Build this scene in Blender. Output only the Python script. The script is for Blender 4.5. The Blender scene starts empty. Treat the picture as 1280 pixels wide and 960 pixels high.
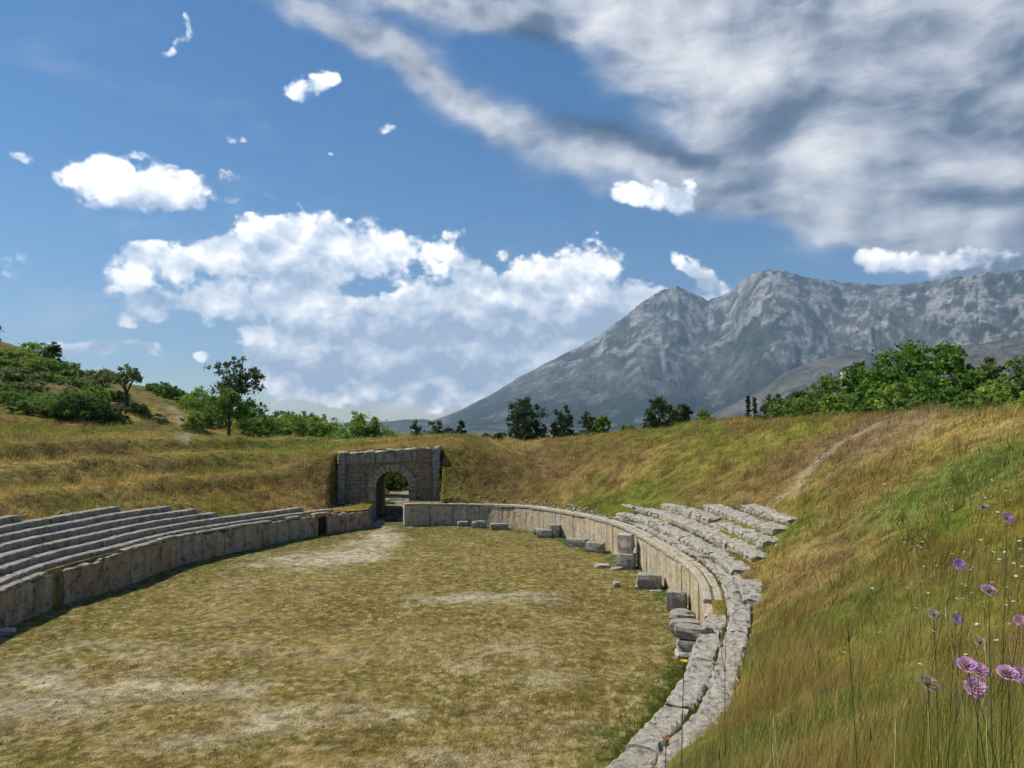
import bpy, bmesh, math, random
import numpy as np
from mathutils import Vector, Matrix

random.seed(11)
RNG = np.random.default_rng(11)
C = bpy.context.scene.collection
scene = bpy.context.scene

# ------------------------------------------------------------------ camera maths
F = 950.0; H = 9.0
PITCH = math.atan(45.0 / F)
CP, SP = math.cos(PITCH), math.sin(PITCH)

def ray(u, v):
    a, b = (u - 640.0) / F, (480.0 - v) / F
    return np.array([a, CP - b * SP, SP + b * CP])

def at(u, v, Y):                       # world point at distance Y along +Y
    d = ray(u, v); k = Y / d[1]
    return np.array([d[0] * k, Y, H + d[2] * k])

def gnd(u, v, z=0.0):                  # world point at height z
    d = ray(u, v); k = (z - H) / d[2]
    return np.array([d[0] * k, d[1] * k, z])

def proj(x, y, z):
    X, Y, Z = np.asarray(x, float), np.asarray(y, float), np.asarray(z, float) - H
    dep = Y * CP + Z * SP; up = -Y * SP + Z * CP
    dep = np.where(dep < 0.05, 0.05, dep)
    return 640 + F * X / dep, 480 - F * up / dep

# ------------------------------------------------------------------ noise
def _hash(ix, iy, seed):
    n = (ix * 374761393 + iy * 668265263 + seed * 982451653) & 0xffffffff
    n = ((n ^ (n >> 13)) * 1274126177) & 0xffffffff
    return ((n ^ (n >> 16)) & 0xffff) / 65535.0

def vnoise(x, y, seed=0):
    x = np.asarray(x, float); y = np.asarray(y, float)
    ix = np.floor(x).astype(np.int64); iy = np.floor(y).astype(np.int64)
    fx = x - ix; fy = y - iy
    fx = fx * fx * fx * (fx * (fx * 6 - 15) + 10); fy = fy * fy * fy * (fy * (fy * 6 - 15) + 10)
    a = _hash(ix, iy, seed); b = _hash(ix + 1, iy, seed)
    c = _hash(ix, iy + 1, seed); d = _hash(ix + 1, iy + 1, seed)
    return (a * (1 - fx) + b * fx) * (1 - fy) + (c * (1 - fx) + d * fx) * fy

def fbm(x, y, oct=4, seed=0, gain=0.5):
    s = 0.0; a = 1.0; t = 0.0
    for o in range(oct):
        s = s + a * vnoise(np.asarray(x) * 2 ** o + o * 17.3, np.asarray(y) * 2 ** o - o * 9.1, seed + o)
        t += a; a *= gain
    return s / t

def ridged(x, y, oct=5, seed=0, gain=0.5):
    s = 0.0; a = 1.0; t = 0.0
    for o in range(oct):
        n = vnoise(np.asarray(x) * 2 ** o + o * 13.7, np.asarray(y) * 2 ** o + o * 5.3, seed + o)
        s = s + a * (1 - np.abs(2 * n - 1)); t += a; a *= gain
    return s / t

def sstep(a, b, x):
    t = np.clip((np.asarray(x, float) - a) / (b - a), 0, 1)
    return t * t * (3 - 2 * t)

def lerp(a, b, t): return a + (b - a) * t

# ------------------------------------------------------------------ object helpers
def tag(o, label=None, cat=None, group=None, kind=None):
    if label: o['label'] = label
    if cat: o['category'] = cat
    if group: o['group'] = group
    if kind: o['kind'] = kind
    return o

def empty(name, loc=(0, 0, 0), rz=0.0):
    o = bpy.data.objects.new(name, None); C.objects.link(o)
    o.empty_display_size = 0.2
    o.location = [float(c) for c in loc]; o.rotation_euler = (0, 0, rz)
    return o

def mesh_obj(name, V, Fc, mat, parent=None, cols=None, smooth=False, loc=None):
    me = bpy.data.meshes.new(name)
    V = np.asarray(V, np.float32)
    if isinstance(Fc, np.ndarray):
        k = Fc.shape[1]; n = len(Fc)
        me.vertices.add(len(V)); me.vertices.foreach_set('co', V.ravel())
        me.loops.add(n * k); me.loops.foreach_set('vertex_index', Fc.astype(np.int32).ravel())
        me.polygons.add(n); me.polygons.foreach_set('loop_start', np.arange(0, n * k, k, dtype=np.int32))
        me.update(calc_edges=True)
    else:
        me.from_pydata([tuple(map(float, p)) for p in V], [], [tuple(int(i) for i in f) for f in Fc])
        me.update()
    me.validate()
    if cols is not None:
        at_ = me.attributes.new('Col', 'FLOAT_COLOR', 'POINT')
        cc = np.ones((len(V), 4), np.float32); cc[:, :3] = cols
        at_.data.foreach_set('color', cc.ravel())
    if smooth:
        me.polygons.foreach_set('use_smooth', np.ones(len(me.polygons), bool))
    if mat: me.materials.append(mat)
    o = bpy.data.objects.new(name, me); C.objects.link(o)
    if parent: o.parent = parent
    if loc is not None: o.location = [float(c) for c in loc]
    return o

def rebase(o, base):                   # move the origin of a single-mesh thing to its base
    b = Vector([float(c) for c in base])
    o.data.transform(Matrix.Translation(-b)); o.location = b
    return o

class MB:
    def __init__(s): s.V = []; s.F = []
    def add(s, V, Fc):
        n = len(s.V); s.V += [tuple(map(float, p)) for p in V]; s.F += [tuple(i + n for i in f) for f in Fc]
    def box(s, c, size, rz=0.0, jit=0.0, tilt=(0, 0), ch=0.0, n=(2, 2, 2), rnd=None):
        """rough stone box: subdivided, rounded corners, jittered"""
        rnd = rnd or random
        nx, ny, nz = n
        bm = bmesh.new(); bmesh.ops.create_cube(bm, size=1.0)
        bmesh.ops.subdivide_edges(bm, edges=bm.edges[:], cuts=max(n), use_grid_fill=True)
        R = Matrix.Rotation(rz, 3, 'Z') @ Matrix.Rotation(tilt[0], 3, 'X') @ Matrix.Rotation(tilt[1], 3, 'Y')
        sx, sy, sz = size
        bm.verts.ensure_lookup_table()
        P = []
        for v in bm.verts:
            p = Vector(v.co)
            e = sum(1 for q in p if abs(abs(q) - .5) < 1e-4)
            if e >= 2 and ch: p *= (1 - ch * (e - 1) * (0.5 + rnd.random()))
            q = Vector((p.x * sx, p.y * sy, p.z * sz))
            if jit: q += Vector((rnd.uniform(-jit, jit), rnd.uniform(-jit, jit), rnd.uniform(-jit, jit)))
            P.append(tuple(R @ q + Vector([float(k) for k in c])))
        bm.verts.index_update()
        s.add(P, [[v.index for v in f.verts] for f in bm.faces]); bm.free()
    def tube(s, pts, radii, n=6):
        pts = [Vector([float(k) for k in p]) for p in pts]; base = len(s.V); up = Vector((0.3, 0.2, 1)).normalized()
        for i, p in enumerate(pts):
            d = (pts[min(i + 1, len(pts) - 1)] - pts[max(i - 1, 0)])
            if d.length < 1e-6: d = Vector((0, 0, 1))
            d.normalize()
            a = d.cross(Vector((1, 0, 0)) if abs(d.x) < .8 else Vector((0, 1, 0))).normalized(); b = d.cross(a)
            for k in range(n):
                t = 2 * math.pi * k / n
                s.V.append(tuple(p + (a * math.cos(t) + b * math.sin(t)) * radii[i]))
        for i in range(len(pts) - 1):
            for k in range(n):
                a0 = base + i * n + k; a1 = base + i * n + (k + 1) % n
                s.F.append((a0, a1, a1 + n, a0 + n))
        s.F.append(tuple(base + k for k in range(n))[::-1])
        s.F.append(tuple(base + (len(pts) - 1) * n + k for k in range(n)))
    def build(s, name, mat, parent=None, smooth=False, base=None):
        o = mesh_obj(name, s.V, s.F, mat, parent, smooth=smooth)
        bm = bmesh.new(); bm.from_mesh(o.data); bmesh.ops.recalc_face_normals(bm, faces=bm.faces[:]); bm.to_mesh(o.data); bm.free()
        if base is not None: rebase(o, base)
        return o

# ------------------------------------------------------------------ materials
def new_mat(name):
    m = bpy.data.materials.new(name); m.use_nodes = True
    nt = m.node_tree; nt.nodes.clear()
    out = nt.nodes.new('ShaderNodeOutputMaterial')
    return m, nt, out

class NT:
    """small helper to write node graphs compactly"""
    def __init__(s, nt): s.nt = nt
    def n(s, t, **kw):
        nd = s.nt.nodes.new(t)
        for k, v in kw.items(): setattr(nd, k, v)
        return nd
    def l(s, a, b): s.nt.links.new(a, b)
    def setin(s, sock, v):
        if isinstance(v, bpy.types.NodeSocket): s.l(v, sock)
        else: sock.default_value = v
    def math(s, op, a, b=None, c=None, clamp=False):
        nd = s.n('ShaderNodeMath', operation=op, use_clamp=clamp)
        s.setin(nd.inputs[0], a)
        if b is not None: s.setin(nd.inputs[1], b)
        if c is not None: s.setin(nd.inputs[2], c)
        return nd.outputs[0]
    def noise(s, vec, scale, detail=4, rough=0.55, dist=0.0):
        nd = s.n('ShaderNodeTexNoise')
        if vec is not None: s.l(vec, nd.inputs['Vector'])
        nd.inputs['Scale'].default_value = scale; nd.inputs['Detail'].default_value = detail
        nd.inputs['Roughness'].default_value = rough; nd.inputs['Distortion'].default_value = dist
        return nd.outputs[0]
    def vor(s, vec, scale, feature='F1', out='Distance'):
        nd = s.n('ShaderNodeTexVoronoi', feature=feature)
        if vec is not None: s.l(vec, nd.inputs['Vector'])
        nd.inputs['Scale'].default_value = scale
        return nd.outputs[out]
    def ramp(s, fac, stops, interp='LINEAR'):
        nd = s.n('ShaderNodeValToRGB'); cr = nd.color_ramp; cr.interpolation = interp
        while len(cr.elements) < len(stops): cr.elements.new(0.5)
        for e, (p, c) in zip(cr.elements, stops):
            e.position = p; e.color = (c, c, c, 1) if not hasattr(c, '__len__') else (*c, 1)
        s.l(fac, nd.inputs[0]); return nd.outputs[0]
    def mix(s, fac, a, b, blend='MIX'):
        nd = s.n('ShaderNodeMix', data_type='RGBA', blend_type=blend)
        s.setin(nd.inputs[0], fac)
        for sock, v in ((nd.inputs[6], a), (nd.inputs[7], b)):
            s.setin(sock, v if isinstance(v, bpy.types.NodeSocket) else (*v, 1))
        return nd.outputs[2]
    def maprange(s, v, a, b, c=0.0, d=1.0, smooth=False):
        nd = s.n('ShaderNodeMapRange', interpolation_type='SMOOTHSTEP' if smooth else 'LINEAR')
        s.l(v, nd.inputs[0])
        for i, x in enumerate((a, b, c, d)): nd.inputs[i + 1].default_value = x
        return nd.outputs[0]
    def scaled(s, vec, sc):
        nd = s.n('ShaderNodeMapping'); s.l(vec, nd.inputs[0]); nd.inputs['Scale'].default_value = sc
        return nd.outputs[0]
    def bump(s, h, strength, dist):
        nd = s.n('ShaderNodeBump'); s.l(h, nd.inputs['Height'])
        nd.inputs['Strength'].default_value = strength; nd.inputs['Distance'].default_value = dist
        return nd.outputs[0]
    def principled(s, col, rough=0.9, normal=None, spec=0.2):
        nd = s.n('ShaderNodeBsdfPrincipled')
        s.setin(nd.inputs['Base Color'], col if isinstance(col, bpy.types.NodeSocket) else (*col, 1))
        nd.inputs['Roughness'].default_value = rough
        nd.inputs['Specular IOR Level'].default_value = spec
        if normal is not None: s.l(normal, nd.inputs['Normal'])
        return nd.outputs[0]

def stone_mat(name, base, dark, ochre, ochre_amt=0.4, streak=0.6, dark_amt=0.5, scale=1.0, bump=0.6, light=None):
    m, nt, out = new_mat(name); g = NT(nt)
    pos = g.n('ShaderNodeNewGeometry').outputs['Position']
    n1 = g.noise(pos, 0.45 * scale, 5, .6)
    n2 = g.noise(pos, 2.6 * scale, 6, .65)
    n3 = g.noise(pos, 11 * scale, 5, .7)
    st = g.noise(g.scaled(pos, (2.2, 2.2, 0.12)), 1.3 * scale, 5, .65)
    col = g.mix(g.ramp(n1, [(.42, 0), (.62, ochre_amt)]), base, ochre)
    if light: col = g.mix(g.ramp(n2, [(.5, 0), (.62, .8)]), col, light)
    col = g.mix(g.ramp(st, [(.47, 0), (.64, streak)]), col, dark)
    col = g.mix(g.ramp(n2, [(.5, 0), (.66, dark_amt)]), col, tuple(c * .55 for c in dark))
    col = g.mix(g.ramp(n3, [(.38, .8), (.55, 0)]), col, tuple(c * .45 for c in base))
    h = g.math('ADD', g.math('MULTIPLY', n2, .7), g.math('MULTIPLY', n3, .5))
    s = g.principled(col, .95, g.bump(h, bump, .12), .1)
    g.l(s, out.inputs[0]); return m

M = {}
M['podium_pale'] = stone_mat('podium_limestone', (.66, .575, .42), (.24, .20, .145), (.56, .41, .20), .6, .7, .55, .8, 1.0)
M['podium_grey'] = stone_mat('weathered_podium', (.58, .49, .36), (.15, .135, .11), (.52, .32, .15), .85, .5, 1.0, .7, 1.0)
M['bench'] = stone_mat('bench_limestone', (.58, .54, .455), (.17, .16, .135), (.52, .43, .29), .4, .5, 1.0, 1.5, 1.3, light=(.70, .66, .57))
M['bench_grey'] = stone_mat('grey_bench_limestone', (.47, .43, .35), (.11, .10, .085), (.42, .34, .22), .4, .5, .95, 1.3, 1.1, light=(.62, .58, .48))
M['block'] = stone_mat('grey_block_stone', (.42, .395, .34), (.13, .12, .105), (.36, .29, .2), .3, .35, .6, 2.0, .8)
M['block_pale'] = stone_mat('pale_block_stone', (.66, .60, .53), (.14, .13, .11), (.42, .33, .2), .3, .4, .6, 2.0, .8)
M['rubble'] = stone_mat('rubble_stone', (.56, .52, .44), (.12, .11, .09), (.36, .27, .15), .4, .3, .6, 2.4, .9)
M['gate'] = stone_mat('old_gate_stone', (.46, .355, .24), (.095, .08, .06), (.48, .31, .16), .6, .4, .75, 1.1, 1.3, light=(.52, .45, .35))
M['gate_light'] = stone_mat('gate_voussoir_stone', (.60, .48, .33), (.16, .135, .10), (.48, .34, .2), .5, .4, .5, 1.2, .8)
M['gate_frieze'] = stone_mat('gate_frieze_stone', (.44, .375, .29), (.10, .09, .075), (.36, .28, .19), .4, .6, .7, 1.1, .8)
M['coping'] = stone_mat('coping_stone', (.52, .47, .37), (.17, .16, .14), (.4, .32, .2), .3, .2, .5, 1.5, .7)
M['plaster'] = stone_mat('pale_plaster', (.66, .62, .54), (.4, .38, .34), (.6, .5, .36), .2, .2, .1, .3, .1)

def simple_mat(name, col, rough=.8, noise_amt=.3, scale=8.0):
    m, nt, out = new_mat(name); g = NT(nt)
    pos = g.n('ShaderNodeNewGeometry').outputs['Position']
    c = g.mix(g.ramp(g.noise(pos, scale, 4), [(.35, 0), (.65, 1)]), tuple(k * (1 - noise_amt) for k in col), tuple(min(1, k * (1 + noise_amt)) for k in col))
    g.l(g.principled(c, rough), out.inputs[0]); return m
M['bark'] = simple_mat('bark', (.07, .055, .04), .9, .5, 6)
M['wood_door'] = simple_mat('dark_wood', (.035, .02, .012), .8, .4, 4)
M['stem'] = simple_mat('dark_stem', (.055, .06, .03), .8, .3, 30)
M['stem_pale'] = simple_mat('straw_stem', (.42, .38, .2), .8, .2, 30)
M['roof'] = simple_mat('roof_tile', (.3, .17, .1), .85, .3, 2)
M['glass_dark'] = simple_mat('dark_window', (.03, .03, .035), .3, .2, 2)

def leafy_mat(name, transl=.35, rough=.6):
    """plant faces, coloured per plant piece by the 'Col' attribute"""
    m, nt, out = new_mat(name); g = NT(nt)
    a = g.n('ShaderNodeAttribute', attribute_name='Col').outputs['Color']
    d = g.principled(a, rough, None, .15)
    t = g.n('ShaderNodeBsdfTranslucent'); g.l(a, t.inputs[0])
    mx = g.n('ShaderNodeMixShader'); mx.inputs[0].default_value = transl
    g.l(d, mx.inputs[1]); g.l(t.outputs[0], mx.inputs[2]); g.l(mx.outputs[0], out.inputs[0]); return m
M['grass'] = leafy_mat('grass_blades', .45, .6)
M['leaf'] = leafy_mat('leaves', .42, .55)
M['petal'] = leafy_mat('petals', .4, .7)

def ground_mat(name, fine, bump_s, var=.5):
    m, nt, out = new_mat(name); g = NT(nt)
    a = g.n('ShaderNodeAttribute', attribute_name='Col').outputs['Color']
    pos = g.n('ShaderNodeNewGeometry').outputs['Position']
    n1 = g.noise(pos, fine * .22, 5, .6); n2 = g.noise(pos, fine, 5, .7); n3 = g.noise(pos, fine * 3.1, 3, .7)
    c = g.mix(g.ramp(n1, [(.3, var), (.5, 0)]), a, g.mix(1.0, a, (.45, .48, .42), 'MULTIPLY'))
    c = g.mix(g.ramp(n2, [(.38, .85), (.54, 0)]), c, g.mix(1.0, c, (.38, .40, .32), 'MULTIPLY'))
    c = g.mix(g.ramp(n3, [(.5, 0), (.72, .5)]), c, g.mix(1.0, c, (1.7, 1.65, 1.6), 'MULTIPLY'))
    h = g.math('ADD', n2, g.math('MULTIPLY', n3, .5))
    g.l(g.principled(c, .95, g.bump(h, 1.0, bump_s), .05), out.inputs[0]); return m
M['arena'] = ground_mat('dry_arena_turf', 2.2, .16)
M['bankmat'] = ground_mat('dry_bank_turf', 1.3, .3)

# ------------------------------------------------------------------ the arena outline (traced on the flat arena floor)
ctrl_px = [(505, 658, 1.92), (560, 656.5, 1.86), (610, 657.5, 1.86), (660, 663, 2.0), (712, 674, 2.05), (760, 689, 2.12), (791, 705, 2.1),
           (835, 736, 2.0), (862, 762, 2.05), (879, 787, 1.85), (883, 806, 1.15), (874, 823, .95), (857, 865, .8), (838, 903, .75), (818, 930, .7), (799, 948, .68)]
ctrl = [(*gnd(u, v)[:2], z) for u, v, z in ctrl_px]
ctrl += [(1.0, 16.9, .7), (-2.0, 14.4, .7), (-6.5, 13.3, .7), (-11, 14.2, .9), (-15.5, 17, 1.2), (-19, 21.5, 1.5), (-21.1, 27, 1.7)]
left_px = [(0, 789, 1.72), (37, 774, 1.8), (75, 757, 1.85), (150, 735, 1.95), (225, 707, 1.85), (300, 690, 1.8), (356, 677, 1.68), (412, 667, 1.65), (461, 661, 1.62)]
ctrl += [(*gnd(u, v)[:2], z) for u, v, z in left_px]
ctrl = np.array(ctrl)
def catmull(P, n=24):
    out = []
    K = len(P)
    for i in range(K):
        p0, p1, p2, p3 = P[(i - 1) % K], P[i], P[(i + 1) % K], P[(i + 2) % K]
        for j in range(n):
            t = j / n
            out.append(.5 * ((2 * p1) + (-p0 + p2) * t + (2 * p0 - 5 * p1 + 4 * p2 - p3) * t * t + (-p0 + 3 * p1 - 3 * p2 + p3) * t ** 3))
    return np.array(out)
dense = catmull(ctrl)
def csmooth(a, w, it=1):
    k = np.ones(2 * w + 1) / (2 * w + 1)
    for _ in range(it):
        e = np.concatenate([a[-w:], a, a[:w]]); a = np.convolve(e, k, 'valid')
    return a
NTS = 860
def resample(P, n):
    Q = np.vstack([P, P[:1]]); d = np.r_[0, np.cumsum(np.linalg.norm(np.diff(Q[:, :2], axis=0), axis=1))]
    t = np.linspace(0, d[-1], n, endpoint=False)
    return np.stack([np.interp(t, d, Q[:, k]) for k in range(P.shape[1])], 1), d[-1]
BP, PER = resample(dense, NTS)
for k in range(2): BP[:, k] = csmooth(BP[:, k], 5, 3)
BP[:, 2] = csmooth(BP[:, 2], 3, 1)
tang = np.roll(BP[:, :2], -1, 0) - np.roll(BP[:, :2], 1, 0)
ang = np.unwrap(np.arctan2(tang[:, 1], tang[:, 0]))
# walk direction is clockwise seen from above: outward normal is to the left of travel
tot = ang[-1] - ang[0]
sgn = -1.0 if tot < 0 else 1.0
a_m = np.maximum.accumulate(sgn * ang)
lin = a_m - np.linspace(0, 2 * np.pi, NTS, endpoint=False)
lin = csmooth(lin - lin.mean(), 12, 3)
angs = sgn * (lin + np.linspace(0, 2 * np.pi, NTS, endpoint=False) + a_m.mean() - np.linspace(0, 2 * np.pi, NTS, endpoint=False).mean())
NX, NY = -np.sin(angs) * (1 if sgn < 0 else -1), np.cos(angs) * (1 if sgn < 0 else -1)
def bi(arr, i):                        # periodic interpolation on the outline
    i = np.asarray(i, float) % NTS; a = np.floor(i).astype(int); f = i - a
    return arr[a % NTS] * (1 - f) + arr[(a + 1) % NTS] * f
def P2(i, s):
    return bi(BP[:, 0], i) + bi(NX, i) * s, bi(BP[:, 1], i) + bi(NY, i) * s
ZT = lambda i: bi(BP[:, 2], i)
def near_i(x, y):
    return int(np.argmin((BP[:, 0] - x) ** 2 + (BP[:, 1] - y) ** 2))
def ipx(u, v): p = gnd(u, v); return near_i(p[0], p[1])
DT = PER / NTS
I_GR, I_GL = ipx(505, 658), ipx(461, 661)        # gate gap: right and left wall ends
I_END = ipx(883, 806)                            # where the right podium wall breaks off
I_NEAR = ipx(799, 948)
I_L0 = near_i(-19, 21.5)

# gate frame
GATE = np.array([-10.95, 68.0]); GA = math.radians(4.0)
gx = np.array([math.cos(GA), math.sin(GA)]); gy = np.array([-math.sin(GA), math.cos(GA)])
def gate_local(x, y):
    dx, dy = np.asarray(x) - GATE[0], np.asarray(y) - GATE[1]
    return dx * gx[0] + dy * gx[1], dx * gy[0] + dy * gy[1]
AX = 0.29                                        # arch axis in gate coordinates

# ------------------------------------------------------------------ the bank: heights in (outline index, distance outward)
SV = [0.3]; SV += list(np.arange(0.3, 26.01, 0.3)); s_ = 26.0; st_ = .34
while s_ < 26000: st_ *= 1.105; s_ += st_; SV.append(s_)
SV = np.array(SV); NS = len(SV)
II, SS = np.meshgrid(np.arange(NTS), SV, indexing='ij')
GX, GY = P2(II.ravel(), SS.ravel()); GX = GX.reshape(II.shape); GY = GY.reshape(II.shape)
SC = 16.0
cx_, cy_ = P2(np.arange(NTS), np.full(NTS, SC))
crest_u = [-900, -300, 0, 150, 300, 400, 480, 520, 545, 560, 640, 720, 800, 900, 1000, 1100, 1280, 1700, 2600]
crest_v = [556, 556, 556, 549, 547, 546, 540, 540, 548, 556, 555, 547, 536, 526, 523, 519, 515, 505, 500]
cu, _ = proj(cx_, cy_, np.full(NTS, 9.0))
ZC = 9.0 - (np.interp(cu, crest_u, crest_v) - 525.0) / F * np.maximum(cy_, 5)
ZC = np.where(cy_ < 22, 9.1, ZC)
ZC = csmooth(np.clip(ZC, 6.0, 10.5), 10, 3)
def hill(x, y):
    a = 15.5 * np.exp(-(((x + 78) / 26) ** 2 + ((y - 100) / 30) ** 2))
    b = 3.2 * np.exp(-(((x + 44) / 14) ** 2 + ((y - 98) / 18) ** 2))
    c = 5.0 * np.exp(-(((x - 75) / 40) ** 2 + ((y - 95) / 40) ** 2))
    return a + b + c
# width and rise of the stone seating that the earth lies under
SEATW = np.full(NTS, 1.0)
def _seat(u0, v0, u1, v1, w0, w1):
    a = ipx(u0, v0); b = ipx(u1, v1); n = (b - a) % NTS
    for k in range(n + 1): SEATW[(a + k) % NTS] = w0 + (w1 - w0) * k / max(n, 1)
_seat(735, 681, 765, 691, 1.6, 3.6); _seat(765, 691, 806, 715, 3.6, 6.6); _seat(806, 715, 845, 745, 6.9, 6.6); _seat(845, 745, 872, 775, 6.0, 2.9); _seat(872, 775, 883, 806, 2.6, 2.0); _seat(883, 806, 799, 948, 1.85, 1.75)
for _k in range((I_GL - I_L0) % NTS): SEATW[(I_L0 + _k) % NTS] = 4.9
_seat(120, 744, 300, 690, 4.9, 2.6); _seat(300, 690, 425, 666, 2.4, 1.0)
SEATW = csmooth(SEATW, 4, 2)
LEFTF = np.zeros(NTS)
for _k in range((I_GL - I_L0) % NTS): LEFTF[(I_L0 + _k) % NTS] = 1
LEFTF = csmooth(LEFTF, 6, 2)
def bank_z(i, s, x, y):
    zt = bi(BP[:, 2], i) - .06; zc = bi(ZC, i); sw = bi(SEATW, i); rise = .36 + .08 * bi(LEFTF, i)
    zs = zt - .13 * sstep(.9, 1.3, s) * sstep(sw + .5, sw - .1, s) + rise * np.clip(np.minimum(s, sw) - 1.1, 0, 9)
    q = np.clip((s - sw) / (SC - sw), 0, 1)
    S = 1 - (1 - q) ** 1.22
    z = zs + (zc - zs) * S
    left = sstep(-6, -12, x)
    # grown-over cavea terraces on the far left
    ter = np.sin((s - 4.2) / (SC - 4.2) * 2 * np.pi * 3.0 + .4 * fbm(x * .1, y * .1, 2, 3)) * sstep(4.5, 6.5, s) * sstep(17, 14.5, s)
    z = z - .27 * ter * (left * .9 + .12)
    out = np.maximum(s - SC, 0)
    z = z + (fbm(x * .22, y * .22, 4, 5) - .5) * .9 * sstep(4, 9, s) * (1 - .5 * sstep(30, 20, np.hypot(x, y)))
    z = z + (fbm(x * .9, y * .9, 3, 8) - .5) * .28 * sstep(1.2, 4, s)
    dist = np.hypot(x, y - 40)
    z = z - .022 * np.minimum(out, 60) - 92 * sstep(90, 1300, out) - .4 * sstep(0, 8, out)
    z = z + hill(x, y) * sstep(0, 14, out)
    z = z + (fbm(x * .004, y * .004, 4, 21) - .5) * 26 * sstep(150, 900, out)
    # keep the land behind and beside the viewer near his level
    # gate: level seat ground before the facade, earth roof behind it
    lx, ly = gate_local(x, y)
    infr = sstep(5.0, 4.6, np.abs(lx - .02))
    front = (ly < .6) & (s < 12)
    z = np.where(front, lerp(z, np.minimum(z, zt + .05), infr), z)
    back = (ly >= -3.4) & (ly < 15) & ((ly >= .6) | (np.abs(lx) > 4.6))
    roof = 6.05 + .045 * (lx + 4.5) * 1.2 + np.clip(ly, 0, 9.3) * .115
    z = np.where(back, lerp(z, np.maximum(z, roof), sstep(17, 4.7, np.abs(lx - .02)) * sstep(15, 9.6, ly) * np.where(np.abs(lx) < 4.7, sstep(-1.2, .6, ly), sstep(-3.4, 1.6, ly))), z)
    cut = (ly > 9.3) & (ly < 44) & (np.abs(lx - AX) < 14)
    z = np.where(cut, np.minimum(z, .1 + np.maximum(0, ly - 24) * .12 + np.maximum(0, np.abs(lx - AX) - 1.7) * .75), z)
    return z
GZ = bank_z(II, SS, GX, GY)
# the viewer stands on the bank: a gentle correction so the grass is 1.5 m below the eye
def pidx(x, y):
    d = (BP[:, 0] - x) ** 2 + (BP[:, 1] - y) ** 2
    i = int(np.argmin(d)); best = (1e9, i)
    for k in range(i - 40, i + 41):
        kk = k % NTS
        s = (x - BP[kk, 0]) * NX[kk] + (y - BP[kk, 1]) * NY[kk]
        e = abs((x - BP[kk, 0]) * -NY[kk] + (y - BP[kk, 1]) * NX[kk])
        if e < best[0]: best = (e, kk, s)
    return best[1], best[2]
ic, sc_ = pidx(0, 0)
z_cam = float(bank_z(np.array([ic]), np.array([sc_]), np.array([0.]), np.array([0.]))[0])
CAMFIX = 7.42 - z_cam
print('camera s=%.2f z=%.2f fix=%.2f' % (sc_, z_cam, CAMFIX))
def camfix(x, y): return CAMFIX * np.exp(-((x / 7.0) ** 2 + (y / 7.0) ** 2))
GZ = GZ + camfix(GX, GY)
GZ[:, 0] = -.2

def ground_z(x, y):
    i, s = pidx(x, y)
    if s < 0: return 0.0
    return float((bank_z(np.array([i]), np.array([max(s, .3)]), np.array([float(x)]), np.array([float(y)])) + camfix(x, y))[0])

def hit(u, v, above=0.0, y0=1.0, y1=160):
    """first point on the pixel's ray that is `above` over the ground"""
    d = ray(u, v); Y = y0
    while Y < y1:
        p = d * (Y / d[1]); z = H + p[2]
        if z < ground_z(p[0], p[1]) + above: return np.array([p[0], p[1], z])
        Y += .12 + Y * .01
    return None

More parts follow.
